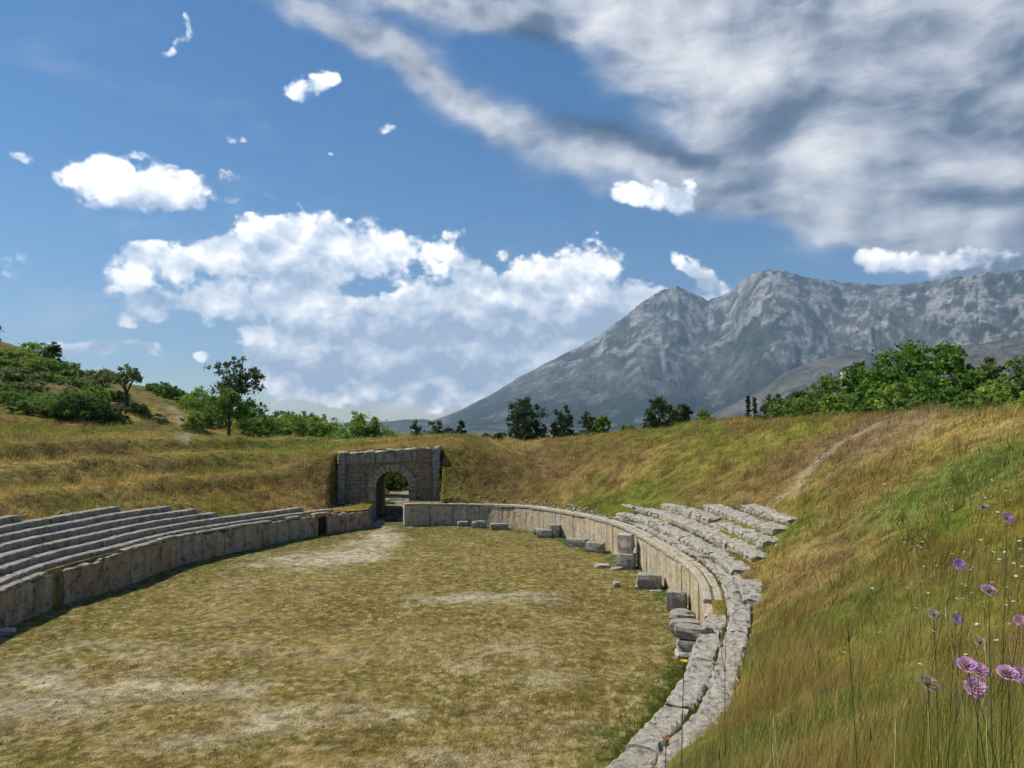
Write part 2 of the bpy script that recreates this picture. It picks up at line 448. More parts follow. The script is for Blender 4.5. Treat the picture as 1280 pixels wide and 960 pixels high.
# ------------------------------------------------------------------ land colours (real albedo patches, laid on the ground)
STRAW = np.array((.35, .255, .085)); BROWN = np.array((.165, .108, .045)); GREEN = np.array((.10, .15, .018)); OLIVE = np.array((.20, .165, .034)); DIRT = np.array((.42, .35, .24)); RUST = np.array((.215, .14, .058))
patches = []                                      # (x, y, radius, colour, weight)
def patch_px(u, v, rad, col, w, flat=False):
    p = gnd(u, v) if flat else hit(u, v)
    if p is not None: patches.append((p[0], p[1], rad, np.array(col), w))
VIVID = np.array((.115, .155, .03)); YG = np.array((.22, .20, .04))
for u, v, r, c, w in [(1170, 605, 2.2, VIVID, 1.0), (1220, 590, 2.2, VIVID, 1.0), (1265, 580, 2.5, VIVID, .9), (1130, 640, 1.8, VIVID, .8), (1090, 660, 1.2, VIVID, .4), (1200, 640, 1.5, GREEN, .6),
                      (1250, 530, 3.0, STRAW, 1.0), (1180, 530, 3.0, STRAW, .9), (1120, 540, 3.0, (.26, .18, .10), .9), (1060, 545, 3.0, (.20, .12, .07), .7), (1150, 575, 2.0, YG, .7), (1080, 610, 2.2, (.2, .13, .05), .8),
                      (1030, 660, 2.0, (.26, .20, .07), .8), (1010, 720, 2.0, RUST, .8), (990, 780, 1.5, RUST, .8), (1060, 720, 1.6, (.24, .19, .06), .8), (1000, 820, 1.2, (.28, .2, .07), .7), (1150, 720, 1.5, YG, .6), (1070, 760, 1.0, GREEN, .5),
                      (820, 628, 1.6, VIVID, 1.0), (838, 632, 1.0, VIVID, .8), (900, 575, 4, YG, .9), (960, 560, 4, YG, .6), (840, 560, 4, YG, .5), (1000, 580, 3, BROWN, .6), (700, 575, 5, BROWN, .9), (620, 580, 5, BROWN, .9), (770, 580, 4, RUST, .6), (580, 575, 4, YG, .4), (660, 600, 4, RUST, .6), (900, 610, 3, RUST, .5), (950, 620, 3, BROWN, .5),
                      (200, 560, 5, YG, .4), (100, 570, 5, BROWN, .6), (300, 550, 5, GREEN, .5), (380, 550, 4, GREEN, .5), (300, 570, 4, YG, .4), (60, 605, 4, STRAW, .9), (180, 605, 4, STRAW, .7), (20, 630, 3, STRAW, 1.), (330, 620, 3, (.24, .15, .05), .7), (390, 590, 3, BROWN, .6), (260, 630, 3, OLIVE, .7), (100, 640, 3, OLIVE, .6), (400, 560, 3, GREEN, .6), (230, 545, 3, DIRT, .4),
                      (1100, 880, 1.0, GREEN, .8), (1000, 940, .8, YG, .8), (1150, 820, 1.0, YG, .6), (1240, 900, .7, GREEN, .7), (1180, 900, .8, GREEN, .9), (1050, 900, .9, GREEN, .8), (950, 930, 1.0, GREEN, .7), (1200, 760, 1.3, GREEN, .6), (1090, 800, 1.0, YG, .6), (1260, 700, 1.6, GREEN, .7), (1000, 870, .9, YG, .7)]:
    patch_px(u, v, r, c, w)
trail_px = [(1095, 532), (1075, 546), (1050, 556), (1030, 572), (1010, 590), (1000, 605), (985, 622), (965, 633)]
trail = [hit(u, v) for u, v in trail_px]; trail = np.array([p for p in trail if p is not None])
ltrail = np.array([p for p in [hit(u, v) for u, v in [(212, 508), (222, 520), (232, 535), (238, 545), (228, 552)]] if p is not None])
def polydist(x, y, P):
    d = np.full(np.shape(x), 1e9)
    for a, b in zip(P[:-1], P[1:]):
        ab = b[:2] - a[:2]; L = max(ab @ ab, 1e-9)
        t = np.clip(((x - a[0]) * ab[0] + (y - a[1]) * ab[1]) / L, 0, 1)
        d = np.minimum(d, np.hypot(x - a[0] - t * ab[0], y - a[1] - t * ab[1]))
    return d
def bank_col(x, y, s):
    n = fbm(x * .13, y * .13, 4, 31)[..., None]; n2 = fbm(x * .5, y * .5, 4, 41)[..., None]; n3 = fbm(x * 1.7, y * 1.7, 3, 51)[..., None]
    c = lerp(OLIVE, STRAW, sstep(.42, .62, n)); c = lerp(c, BROWN, sstep(.46, .62, n2) * .9); c = lerp(c, GREEN, sstep(.5, .64, fbm(x * .3 + 50, y * .3, 3, 61)[..., None]) * .6)
    left = sstep(-6, -12, x)
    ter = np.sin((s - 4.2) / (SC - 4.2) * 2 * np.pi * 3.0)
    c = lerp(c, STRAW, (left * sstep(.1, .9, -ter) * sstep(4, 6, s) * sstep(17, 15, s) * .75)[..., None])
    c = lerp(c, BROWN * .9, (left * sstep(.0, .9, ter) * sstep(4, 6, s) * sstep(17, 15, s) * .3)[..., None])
    for px, py, r, col, w in patches:
        d2 = ((x - px) ** 2 + (y - py) ** 2) / (r * r)
        k = np.clip(np.exp(-d2) * 1.25, 0, 1) * w
        c = lerp(c, col, np.clip(k[..., None] * (.15 + 1.35 * n3), 0, 1))
    hl = sstep(2.5, 7, hill(x, y)) * (x < 0)
    c = lerp(c, lerp(np.array((.10, .12, .035)), np.array((.25, .19, .09)), sstep(.46, .6, n2)), hl[..., None] * .8)
    dt = polydist(x, y, trail) + (n3[..., 0] - .5) * .9
    c = lerp(c, DIRT, (sstep(.6, .15, dt) * .5)[..., None])
    if len(ltrail) > 1: c = lerp(c, DIRT, (sstep(.9, .3, polydist(x, y, ltrail)) * .8)[..., None])
    far = sstep(60, 500, s)
    fld = fbm(x * .002, y * .002, 3, 71)[..., None]
    c = lerp(c, lerp(np.array((.05, .075, .025)), np.array((.16, .15, .06)), sstep(.45, .6, fld)), far[..., None])
    return c * (.75 + .5 * n3)

gcol = bank_col(GX, GY, SS)
# faces (drop the strip where the passage runs through the bank)
idx = (np.arange(NTS)[:, None] * NS + np.arange(NS)[None, :])
a = idx[:, :-1]; b = np.roll(idx, -1, 0)[:, :-1]; c = np.roll(idx, -1, 0)[:, 1:]; d = idx[:, 1:]
fc = np.stack([a, d, c, b], -1).reshape(-1, 4)
ctrx = GX.ravel()[fc].mean(1); ctry = GY.ravel()[fc].mean(1); ctrs = SS.ravel()[fc].mean(1)
lx, ly = gate_local(ctrx, ctry)
drop = (np.abs(lx - AX) < 1.62) & (((ly > -9) & (ly < .9)) | ((ly > 8.3) & (ly < 10.6)))
fc = fc[~drop]
ground = mesh_obj('ground', np.stack([GX, GY, GZ], -1).reshape(-1, 3), fc, M['bankmat'], cols=gcol.reshape(-1, 3), smooth=True)
tag(ground, kind='structure')

# ------------------------------------------------------------------ arena floor
bare = []
for u, v, ru, rv, w in [(483, 668, 16, 9, 1.9), (470, 680, 30, 7, 1.8), (440, 692, 45, 6, 1.5), (395, 700, 50, 7, 1.2), (350, 708, 35, 6, .6), (620, 747, 75, 6, .85), (560, 750, 35, 6, .6), (690, 742, 30, 3, .5), (60, 860, 90, 26, .7), (150, 815, 60, 14, .5), (20, 890, 60, 20, .7), (250, 860, 90, 16, .55), (300, 815, 60, 8, .3), (560, 890, 90, 14, .35), (330, 900, 100, 18, .5), (600, 945, 90, 14, .45), (210, 925, 80, 14, .4), (640, 815, 60, 14, .3), (570, 835, 50, 10, .3), (690, 850, 40, 10, .25), (450, 820, 60, 10, .25), (300, 730, 50, 6, .25), (230, 770, 60, 8, .15), (470, 930, 80, 12, .3)]:
    p = gnd(u, v); q = gnd(u + ru, v); r = gnd(u, v + rv); r2 = gnd(u, v - rv)
    bare.append((p[0], p[1], abs(q[0] - p[0]), (abs(r2[1] - r[1])) / 2, w, math.atan2(p[0], p[1])))
green_spots = []
for u, v, r, w in [(820, 640, 1.5, 0)]: pass
def arena_bare(x, y):
    b = np.zeros(np.shape(x))
    for px, py, ra, rb, w, az in bare:
        dx, dy = x - px, y - py
        t = dy; l = dx - dy * math.tan(az)
        b = b + w * np.exp(-((l / ra) ** 2 + (t / rb) ** 2))
    n = fbm(x * .55, y * .55, 4, 91); n2 = fbm(x * 2.3, y * 2.3, 4, 95)
    return np.clip((b * .85 + (n - .5) * 1.7 * np.clip(b * 2 + .10, 0, 1)) * (.1 + 1.7 * n2), 0, .9)
def edge_dist(x, y):
    x = np.asarray(x); shp = x.shape; xf = x.ravel(); yf = np.asarray(y).ravel(); o = np.empty(len(xf)); oi = np.empty(len(xf), int)
    for k in range(0, len(xf), 20000):
        d = (xf[k:k + 20000, None] - BP[None, ::4, 0]) ** 2 + (yf[k:k + 20000, None] - BP[None, ::4, 1]) ** 2
        o[k:k + 20000] = np.sqrt(d.min(1)); oi[k:k + 20000] = d.argmin(1) * 4
    return o.reshape(shp), oi.reshape(shp)
def arena_col(x, y):
    n = fbm(x * .16, y * .16, 4, 101)[..., None]; n2 = fbm(x * .8, y * .8, 4, 111)[..., None]
    c = lerp(np.array((.215, .165, .048)), np.array((.285, .21, .075)), sstep(.38, .62, n))
    c = lerp(c, np.array((.165, .15, .036)), sstep(.5, .7, n2) * .45)
    # greener far half, browner middle
    c = lerp(c, np.array((.20, .175, .042)), (sstep(36, 56, y) * .55)[..., None])
    ed, ei = edge_dist(x, y)
    gr = sstep(2.2, .4, ed + (n2[..., 0] - .5) * 2.0)
    right = ((x > -3) & (y < 62)).astype(float)
    c = lerp(c, np.array((.07, .115, .014)), (gr * (.15 + .75 * right))[..., None])
    c = lerp(c, np.array((.12, .115, .025)), (sstep(7, 2, ed) * (1 - right) * .5)[..., None])
    c = lerp(c, np.array((.50, .44, .32)), arena_bare(x, y)[..., None])
    m1 = fbm(x * 2.1, y * 2.1, 3, 131)[..., None]; m2 = fbm(x * 5.0, y * 5.0, 2, 135)[..., None]
    c = lerp(c, np.array((.085, .075, .022)), sstep(.54, .68, m1) * .35); c = lerp(c, np.array((.44, .36, .19)), sstep(.56, .7, m2) * .6)
    return c * (.72 + .5 * n2)
# rings from the outline to an inner point
RN = 190
cen = np.array([-7.0, 38.0])
fr = np.linspace(0, 1, RN) ** 0.9
rx = cen[0] + (BP[:, 0][:, None] + NX[:][:, None] * .35 - cen[0]) * fr[None, :]
ry = cen[1] + (BP[:, 1][:, None] + NY[:][:, None] * .35 - cen[1]) * fr[None, :]
rz_ = (fbm(rx * .35, ry * .35, 3, 121) - .5) * .10 + (fbm(rx * 1.6, ry * 1.6, 3, 125) - .5) * .05
rz_[:, :1] = rz_[:1, :1]
n_ = NTS
idx = np.arange(n_)[:, None] * RN + np.arange(RN)[None, :]
nx_ = np.roll(idx, -1, 0)
fa = np.stack([idx[:, :-1], idx[:, 1:], nx_[:, 1:], nx_[:, :-1]], -1).reshape(-1, 4)
arena = mesh_obj('arena_floor', np.stack([rx, ry, rz_], -1).reshape(-1, 3), fa, M['arena'], cols=arena_col(rx, ry).reshape(-1, 3), smooth=True)
tag(arena, kind='structure')
# passage floor, gently rising under the gate and out behind
pv, pc = [], []
ys = np.arange(-5.0, 46, .5); xs = np.linspace(-2.1, 2.1, 11)
for yy in ys:
    for xx in xs:
        w = GATE + gx * (AX + xx) + gy * yy
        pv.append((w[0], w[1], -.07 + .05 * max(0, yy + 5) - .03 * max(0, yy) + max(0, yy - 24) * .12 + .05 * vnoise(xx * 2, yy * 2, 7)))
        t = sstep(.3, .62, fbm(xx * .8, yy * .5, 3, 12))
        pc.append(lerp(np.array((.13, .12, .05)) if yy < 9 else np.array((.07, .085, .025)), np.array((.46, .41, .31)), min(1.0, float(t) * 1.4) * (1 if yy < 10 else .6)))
nxs = len(xs); pf = [(r * nxs + k, r * nxs + k + 1, (r + 1) * nxs + k + 1, (r + 1) * nxs + k) for r in range(len(ys) - 1) for k in range(nxs - 1)]
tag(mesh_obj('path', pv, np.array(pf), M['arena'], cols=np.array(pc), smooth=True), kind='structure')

# ------------------------------------------------------------------ stonework swept along the outline
def arc_block(mb, i0, i1, s0, s1, z0, z1, jit=.02, ch=.05, seg_len=.45, rnd=random):
    """one stone between outline indices i0<i1 (index units); z0,z1 constants or functions of i"""
    f0 = z0 if callable(z0) else (lambda i: z0); f1 = z1 if callable(z1) else (lambda i: z1)
    n = max(2, int(round((i1 - i0) * DT / seg_len)) + 1)
    ps = []
    for k in range(n):
        i = i0 + (i1 - i0) * k / (n - 1)
        e = ch if k in (0, n - 1) else 0
        a, b = float(f0(i)), float(f1(i))
        prof = [(s0, a), (s0, lerp(a, b, .4)), (s0, lerp(a, b, .75)), (s0, b - ch), (s0 + ch, b), (lerp(s0, s1, .25), b), (lerp(s0, s1, .5), b), (lerp(s0, s1, .75), b), (s1 - ch, b), (s1, b - ch), (s1, a)]
        ring = []
        for s, z in prof:
            js = rnd.uniform(-jit, jit); jz = rnd.uniform(-jit, jit) if z > a + 1e-6 else 0
            if e and z > a + .5 * (b - a): z -= e * .5
            x, y = P2(i + (rnd.uniform(-jit, jit) + (e * .3 if k == 0 else -e * .3 if k == n - 1 else 0)) / DT, s + js)
            ring.append((float(x), float(y), z + jz))
        ps.append(ring)
    m = len(ps[0]); V = [p for r in ps for p in r]
    Fc = [(r * m + k, (r + 1) * m + k, (r + 1) * m + (k + 1) % m, r * m + (k + 1) % m) for r in range(n - 1) for k in range(m)]
    Fc.append(tuple(range(m))); Fc.append(tuple((n - 1) * m + k for k in range(m))[::-1])
    mb.add(V, Fc)

def run(mb, i0, i1, s0, s1, z0, z1, L=(1.0, 1.8), gap=.03, jit=.02, ch=.05, dz=.03, ds=.03, skip=0.0, rnd=random, seg=.3):
    """a course of stones along the outline"""
    i = i0
    while i < i1 - .2:
        j = min(i1, i + rnd.uniform(*L) / DT)
        if i1 - j < .5 / DT: j = i1
        if True:
            oz, os_ = rnd.uniform(-dz, dz) - (rnd.uniform(.12, .3) if rnd.random() < skip else 0), rnd.uniform(-ds, ds)
            fz = (lambda q, oz=oz: z1(q) + oz) if callable(z1) else z1 + oz
            arc_block(mb, i, j - gap / DT, s0 + os_, s1 + os_, z0, fz, jit, ch, seg, rnd=rnd)
        i = j
def mid(i0, i1, s):
    x, y = P2((i0 + i1) / 2, s); return (float(x), float(y), 0.0)
# index order runs from the right end of the gate clockwise; unwrap so that ranges increase
def up(i, ref): return i if i >= ref else i + NTS
iR0 = I_GR; iR1 = up(I_END, iR0); iN = up(I_NEAR, iR0); iL0 = up(I_L0, iR0); iL1 = up(I_GL, iR0)
R1 = random.Random(5)
# right podium wall
w = empty('podium_wall', mid(iR0, iR1, 0))
tag(w, 'pale curved podium wall of tall limestone slabs right of the arched gate', 'wall')
mb = MB(); run(mb, iR0, iR1 - 2, 0, .42, -.3, lambda i: ZT(i) - .2, (1.5, 2.7), .025, .018, .035, .05, .022, rnd=R1)
o = mb.build('slab_face', M['podium_pale']); o.parent = w; o.matrix_parent_inverse = Matrix.Translation(-w.location)
mb = MB(); run(mb, iR0, iR1 - 8, -.06, .3, lambda i: ZT(i) - .2, lambda i: ZT(i) + .0, (1.3, 2.2), .02, .012, .05, .012, .015, rnd=R1)
run(mb, iR0, iR1 - 8, .38, .75, lambda i: ZT(i) - .4, lambda i: ZT(i) - .02, (.9, 1.8), .03, .02, .05, .02, .02, skip=.06, rnd=R1)
o = mb.build('coping', M['coping']); o.parent = w; o.matrix_parent_inverse = Matrix.Translation(-w.location)

# left podium wall with its openings
iD = up(ipx(403, 668.5), iR0); iG = up(ipx(72, 758), iR0)
dw = .46 / DT; gw = .38 / DT
w = empty('podium_wall', mid(iL0, iL1, 0))
tag(w, 'long weathered podium wall with ochre and grey stains and a small doorway on the left side', 'wall')
mb = MB()
for a0, a1 in ((iL0, iG - gw), (iG + gw, iD - dw - .3 / DT), (iD + dw + .3 / DT, iL1)):
    run(mb, a0, a1, 0, .42, -.3, lambda i: ZT(i) - .16 + .10 * math.sin(i * .9) * (1 if i % 37 < 12 else .2), (1.4, 2.6), .035, .025, .05, .07, .03, rnd=R1)
o = mb.build('slab_face', M['podium_grey']); o.parent = w; o.matrix_parent_inverse = Matrix.Translation(-w.location)
mb = MB()
for a0, a1 in ((iL0, iG - 2 * gw), (iG + 7 * gw, iD - 2 * dw)):
    run(mb, a0, a1, .02, .5, lambda i: ZT(i) - .14, lambda i: ZT(i) + .02, (1.2, 2.2), .04, .02, .04, .03, .03, skip=.14, rnd=R1)
run(mb, iG - 2 * gw, iG + 4 * gw, .5, .9, lambda i: ZT(i) - .7, lambda i: ZT(i) - .35, (1.2, 2.2), .04, .02, .04, .03, .03, rnd=R1)
o = mb.build('coping', M['bench_grey']); o.parent = w; o.matrix_parent_inverse = Matrix.Translation(-w.location)
for k in (-1, 1):
    mb = MB(); c0 = iD + k * (dw + .15 / DT)
    arc_block(mb, c0 - .15 / DT, c0 + .15 / DT, -.04, .5, -.3, lambda i: ZT(i) - .25, .015, .03)
    o = mb.build('door_jamb', M['podium_grey']); o.parent = w; o.matrix_parent_inverse = Matrix.Translation(-w.location)
mb = MB(); arc_block(mb, iD - dw - .35 / DT, iD + dw + .35 / DT, -.05, .5, lambda i: ZT(i) - .25, lambda i: ZT(i) + .06, .02, .04)
o = mb.build('door_lintel', M['podium_grey']); o.parent = w; o.matrix_parent_inverse = Matrix.Translation(-w.location)
mb = MB(); arc_block(mb, iD - dw, iD + dw, .18, .26, -.3, lambda i: ZT(i) - .26, .0, .01)
o = mb.build('door', M['wood_door']); o.parent = w; o.matrix_parent_inverse = Matrix.Translation(-w.location)

# low broken ledge that carries on from the right podium towards the viewer
mb = MB(); run(mb, iR1 - 1, iN + 12 / DT, 0.0, .9, -.3, lambda i: ZT(i) + .06, (.9, 2.4), .03, .045, .09, .06, .06, .12, rnd=R1, seg=.2)
tag(mb.build('stone_ledge', M['bench'], base=mid(iR1, iN, .6)), 'low broken ledge of pale slabs curving round below the grassy slope', 'ledge', 'stone seating on the right')

# seat rows
def seat_row(i0, i1, s0, tread, zb, mat, label, group, skip=.05, jit=.052, L=(1.1, 2.6), dz=.03):
    mb = MB(); run(mb, i0, i1, s0, s0 + tread, lambda i: ZT(i) + zb - .75, lambda i: ZT(i) + zb, L, .03, jit, .035 if jit < .03 else .08, dz, .02 if jit < .03 else .04, skip, rnd=R1, seg=.22)
    # the dished tread behind the front lip
    ROWS.append((i0, i1, s0 + tread))
    return tag(mb.build('bench_row', mat, base=mid(i0, i1, s0)), label, 'stone bench', group)
ROWS = []
ir = lambda u, v: up(ipx(u, v), iR0)
GRt = 'stone bench rows on the right'
seat_row(ir(745, 684), ir(883, 800), 1.5, 1.10, .30, M['bench'], 'lowest full bench row on the right, just above the narrow kerb row', GRt)
seat_row(ir(883, 800), iN + 4 / DT, .98, .82, .22, M['bench'], 'pale bench row beside the broken ledge, running on down towards the viewer', GRt, .1)
seat_row(ir(748, 685), ir(883, 804), .84, .62, .04, M['bench'], 'narrow worn kerb row between the right podium wall coping and the first bench row', GRt, .1)
seat_row(ir(735, 681), ir(868, 770), 2.60, 1.09, .70, M['bench'], 'second curved bench row up on the right, broken with grass in its joints', GRt, .08)
seat_row(ir(765, 691), ir(858, 758), 3.69, 1.08, 1.10, M['bench'], 'third curved bench row up on the right above the podium', GRt, .08)
seat_row(ir(790, 704), ir(850, 750), 4.77, 1.08, 1.50, M['bench'], 'fourth curved bench row up on the right, short and crumbling', GRt, .10)
seat_row(ir(806, 715), ir(845, 745), 5.85, 1.08, 1.88, M['bench'], 'topmost crumbling bench row on the right, against the grassy bank', GRt, .15, .07)
il = lambda u, v: up(ipx(u, v), iR0)
GL = 'stone bench rows on the left'
names = ['lowest long grey bench row on the left, directly behind the podium wall', 'second bench row from the bottom on the left', 'third bench row from the bottom on the left',
         'fourth bench row from the bottom on the left', 'fifth bench row from the bottom on the left', 'sixth bench row from the bottom on the left, bright and nearly unbroken', 'topmost short bench row on the left, half buried in grass']
ends = [(425, 666), (395, 670), (300, 690), (285, 693), (262, 698), (215, 710), (120, 744)]
for k in range(7):
    seat_row(iL0 + 2, il(*ends[k]), .62 + k * .68, .68, .16 + k * .315, M['bench_grey'], names[k], GL, .03 + .01 * k, .014, (1.4, 3.2), .014)

# ------------------------------------------------------------------ the arched gate
gt = empty('stone_gate', (GATE[0], GATE[1], 0), GA)
tag(gt, 'ruined dark stone gate with a round arch set into the grassy bank', 'gate')
RG = random.Random(8)
def prism(mb, poly, y0, y1, jit=0):
    n = len(poly); V = [(x, y0, z) for x, z in poly] + [(x, y1, z) for x, z in poly]
    V = [(x + RG.uniform(-jit, jit), y + RG.uniform(-jit, jit), z + RG.uniform(-jit, jit)) for x, y, z in V]
    Fc = [tuple(range(n)), tuple(range(n, 2 * n))[::-1]] + [(k, k + n, (k + 1) % n + n, (k + 1) % n) for k in range(n)]
    mb.add(V, Fc)
topz = lambda x: 6.05 + (x + 4.5) / 9.05 * .55
zs, ri, ro = 2.95, 1.5, 2.12
arc = [(AX + ri * math.cos(t), zs + ri * math.sin(t)) for t in np.linspace(0, math.pi, 25)]
poly = [(-3.85, -.3), (-3.85, topz(-3.85) - .12), (3.88, topz(3.88) - .12), (3.88, -.3), (AX + ri, -.3)] + arc + [(AX - ri, -.3)]
mb = MB(); prism(mb, poly, .25, 1.3); # coarse facing stones
z = 1.4; row = 0
while z < 5.9:
    h = RG.uniform(.28, .58); x = -3.8
    while x < 3.75:
        wd = RG.uniform(.4, 1.3); xc = x + wd / 2
        inside = math.hypot(xc - AX, max(0, z + h / 2 - zs)) < ro + .25 if z + h / 2 > zs else abs(xc - AX) < ro + .05
        fr_ = z + h > 5.0 and xc < 2.4
        if not inside and not fr_ and xc + wd / 2 < 3.86 and z + h < topz(xc) - .15 and RG.random() > .24:
            mb.box((xc, .22 + RG.uniform(-.05, .07), z + h / 2), (wd * .93, .2, h * .9), 0, .04, ch=.10, rnd=RG)
        x += wd
    z += h
mb.build('rubble_wall', M['gate'], gt)
mb = MB()
x = -3.78
while x < 2.3:
    wd = RG.uniform(1.2, 1.9); wd = min(wd, 2.42 - x)
    za, zb = 5.08 + (x + 4.5) * .045, topz(x) - .14
    mb.box((x + wd / 2, .12, (za + zb) / 2), (wd - .03, .42, zb - za), 0, .02, ch=.03, tilt=(0, -.045), rnd=RG); x += wd
mb.build('frieze', M['gate_frieze'], gt)
mb = MB()
x = -4.5
while x < 4.5:
    wd = min(RG.uniform(.7, 1.4), 4.55 - x)
    mb.box((x + wd / 2, .62, topz(x + wd / 2) - .06 + RG.uniform(-.07, .05)), (wd - .03, 1.45, .2 + RG.uniform(-.05, .1)), 0, .045, ch=.09, tilt=(0, -.055), rnd=RG); x += wd
mb.build('coping', M['coping'], gt)
# voussoirs
for k in range(13):
    t0, t1 = math.pi * k / 13 + .012, math.pi * (k + 1) / 13 - .012
    pass
mb = MB()
for k in range(13):
    t0, t1 = math.pi * k / 13 + .022, math.pi * (k + 1) / 13 - .022
    rr = ro + RG.uniform(-.05, .06); pr = RG.uniform(-.03, .03)
    pl = [(AX + (ri - .01) * math.cos(t), zs + (ri - .01) * math.sin(t)) for t in (t0, (t0 + t1) / 2, t1)] + [(AX + rr * math.cos(t), zs + rr * math.sin(t)) for t in (t1, (t0 + t1) / 2, t0)]
    prism(mb, pl, .0 + pr, .9, .012)
mb.build('arch_ring', M['gate_light'], gt)
for k in (-1, 1):
    mb = MB(); mb.box((AX + k * (ri + .34), .2, zs - .1), (.95, .7, .22), 0, .02, ch=.08, rnd=RG); mb.build('impost', M['gate_frieze'], gt)
    mb = MB(); zq = -.3
    while zq < zs - .25:
        hh = min(RG.uniform(.5, .8), zs - .21 - zq); mb.box((AX + k * (ri + .3), .3, zq + hh / 2), (.62, .62, hh - .02), 0, .02, ch=.04, rnd=RG); zq += hh
    mb.build('jamb', M['gate_light'], gt)
    # rubble end piers
    mb = MB(); zq = .9; xc = -4.18 if k < 0 else 4.2
    while zq < topz(xc) - .15:
        hh = RG.uniform(.14, .27); yq = -.25
        while yq < 1.3:
            dd = RG.uniform(.4, .8)
            mb.box((xc + RG.uniform(-.05, .05), yq + dd / 2, zq + hh / 2), (.62 + RG.uniform(-.1, .14), dd * .96, hh * .95), RG.uniform(-.05, .05), .035, ch=.12, rnd=RG); yq += dd
        zq += hh
    mb.build('end_pier', M['rubble'], gt)
# vault behind the arch
mb = MB(); L_ = 9.4
pr = [(AX + ri, -.3)] + [(AX + ri * math.cos(t), zs + ri * math.sin(t)) for t in np.linspace(0, math.pi, 17)] + [(AX - ri, -.3)]
po = [(AX + ri + .5, -.3)] + [(AX + (ri + .5) * math.cos(t), zs + (ri + .5) * math.sin(t)) for t in np.linspace(0, math.pi, 17)] + [(AX - ri - .5, -.3)]
n = len(pr); V = [(x, y, z) for y in (1.31, L_) for x, z in pr] + [(x, y, z) for y in (1.31, L_) for x, z in po]
Fc = []
for k in range(n - 1):
    Fc += [(k, k + 1, n + k + 1, n + k), (2 * n + k, 3 * n + k, 3 * n + k + 1, 2 * n + k + 1), (k, 2 * n + k, 2 * n + k + 1, k + 1), (n + k, n + k + 1, 3 * n + k + 1, 3 * n + k)]
mb.add(V, Fc); mb.build('vault', M['gate'], gt)
# side walls of the open cutting behind and of the entry in front
def cutting_wall(side, y0, y1, label, hfun, mat, cat='wall', th=.5, off=None):
    mb = MB(); y = y0
    off = ri if off is None else off
    while y < y1 - .2:
        dd = min(RG.uniform(.8, 1.6), y1 - y)
        w_ = GATE + gx * (AX + side * (off + th / 2)) + gy * (y + dd / 2)
        hh = hfun(w_[0], w_[1]); n_c = max(1, int(hh / .6)); zq = -.3
        for q in range(n_c):
            h1 = (hh + .3) / n_c
            mb.box((w_[0], w_[1], zq + h1 / 2), (th, dd - .02, h1 - .01), GA, .02, ch=.04, rnd=RG); zq += h1
        y += dd
    w_ = GATE + gx * (AX + side * off) + gy * ((y0 + y1) / 2)
    tag(mb.build('retaining_wall', mat, base=(w_[0], w_[1], 0)), label, cat)
for side, nm in ((-1, 'left'), (1, 'right')):
    w0 = (BP[I_GL if side < 0 else I_GR, 0], BP[I_GL if side < 0 else I_GR, 1]); ly0 = float(gate_local(*w0)[1])
    cutting_wall(side, ly0 + .45, -.1, 'short %s side wall between podium and gate arch' % nm, lambda x, y: 1.55, M['podium_pale'] if side > 0 else M['podium_grey'], th=.4, off=1.62)

# ------------------------------------------------------------------ loose blocks
def block(u, v, size, rz, label, mat='block', z=0.0, tilt=(0, 0), group='fallen stone blocks along the right podium wall', name='stone_block', jit=.03, ch=.08):
    p = gnd(u, v, 0.0); p[2] = z; mb = MB(); mb.box((0, 0, size[2] / 2 - .04), size, rz, jit, tilt, ch, rnd=R1)
    o = mb.build(name, M[mat]); o.location = [float(k) for k in p]
    tag(o, label, 'stone block', group); return o
block(578, 657.5, (.9, .6, .45), .1, 'leftmost low dark block at the foot of the far podium wall')
block(599, 659.5, (1.25, .7, .62), -.05, 'square grey block second from the gate along the far podium wall')
block(624, 661.5, (1.5, .7, .55), .1, 'low wide block third from the gate along the far podium wall')
block(676, 669, (1.1, .7, .55), -.3, 'low grey block beside an upright slab below the podium wall')
block(681, 671.5, (1.3, .6, .62), -.25, 'longer dark block in front of the low grey block by the upright slab')
block(694, 671.5, (.75, .75, 1.05), -.3, 'upright grey slab standing beside two low blocks at the podium foot')
block(722, 683, (1.5, .9, .62), -.4, 'long low block left of its pair before the podium wall')
block(744, 690, (1.35, .9, .72), -.45, 'thick grey block right of its pair before the podium wall')
block(753, 709.5, (.95, .5, .24), .1, 'flat pale rectangular stone lying on the turf before the pier', 'block_pale', tilt=(.12, .06))
block(772, 711.5, (.9, .4, .16), .5, 'thin grey slab lying on the turf beside the pier base', tilt=(.05, -.1))
block(771, 733, (.48, .34, .3), .3, 'small lone pale stone lying out on the turf', 'block_pale', tilt=(.2, .1), ch=.2)
block(812, 734, (1.35, 1.05, .78), -.2, 'large grey cube block between the pier and the stone pile')
block(797.5, 735, (.3, .26, .22), .6, 'small white stone at the corner of the large grey block', 'block_pale', ch=.25)
block(820, 739, (.7, .4, .1), .3, 'thin flat slab on the grass beside the large grey block', 'block')
GP = 'stacked blocks at the broken end of the podium'
block(846, 762, (.95, .75, .95), -.35, 'upright block at the far end of the stone pile', group=GP)
block(853, 776, (1.15, .8, .55), -.3, 'rounded grey block leaning behind the stacked slabs', group=GP, ch=.25)
block(856, 790, (1.25, .75, .55), -.25, 'dark block in the middle of the stone pile', group=GP)
pb = block(866, 822, (1.3, .8, .32), -.15, 'lowest pale slab of the stacked pile at the wall end', 'block_pale', group=GP)
block(867, 821, (1.25, .75, .42), -.2, 'brown middle slab of the stacked pile at the wall end', z=.29, group=GP)
block(868, 820, (1.45, .8, .46), -.25, 'top rough slab of the stacked pile at the wall end', z=.70, group=GP, tilt=(0, .08), mat='block')
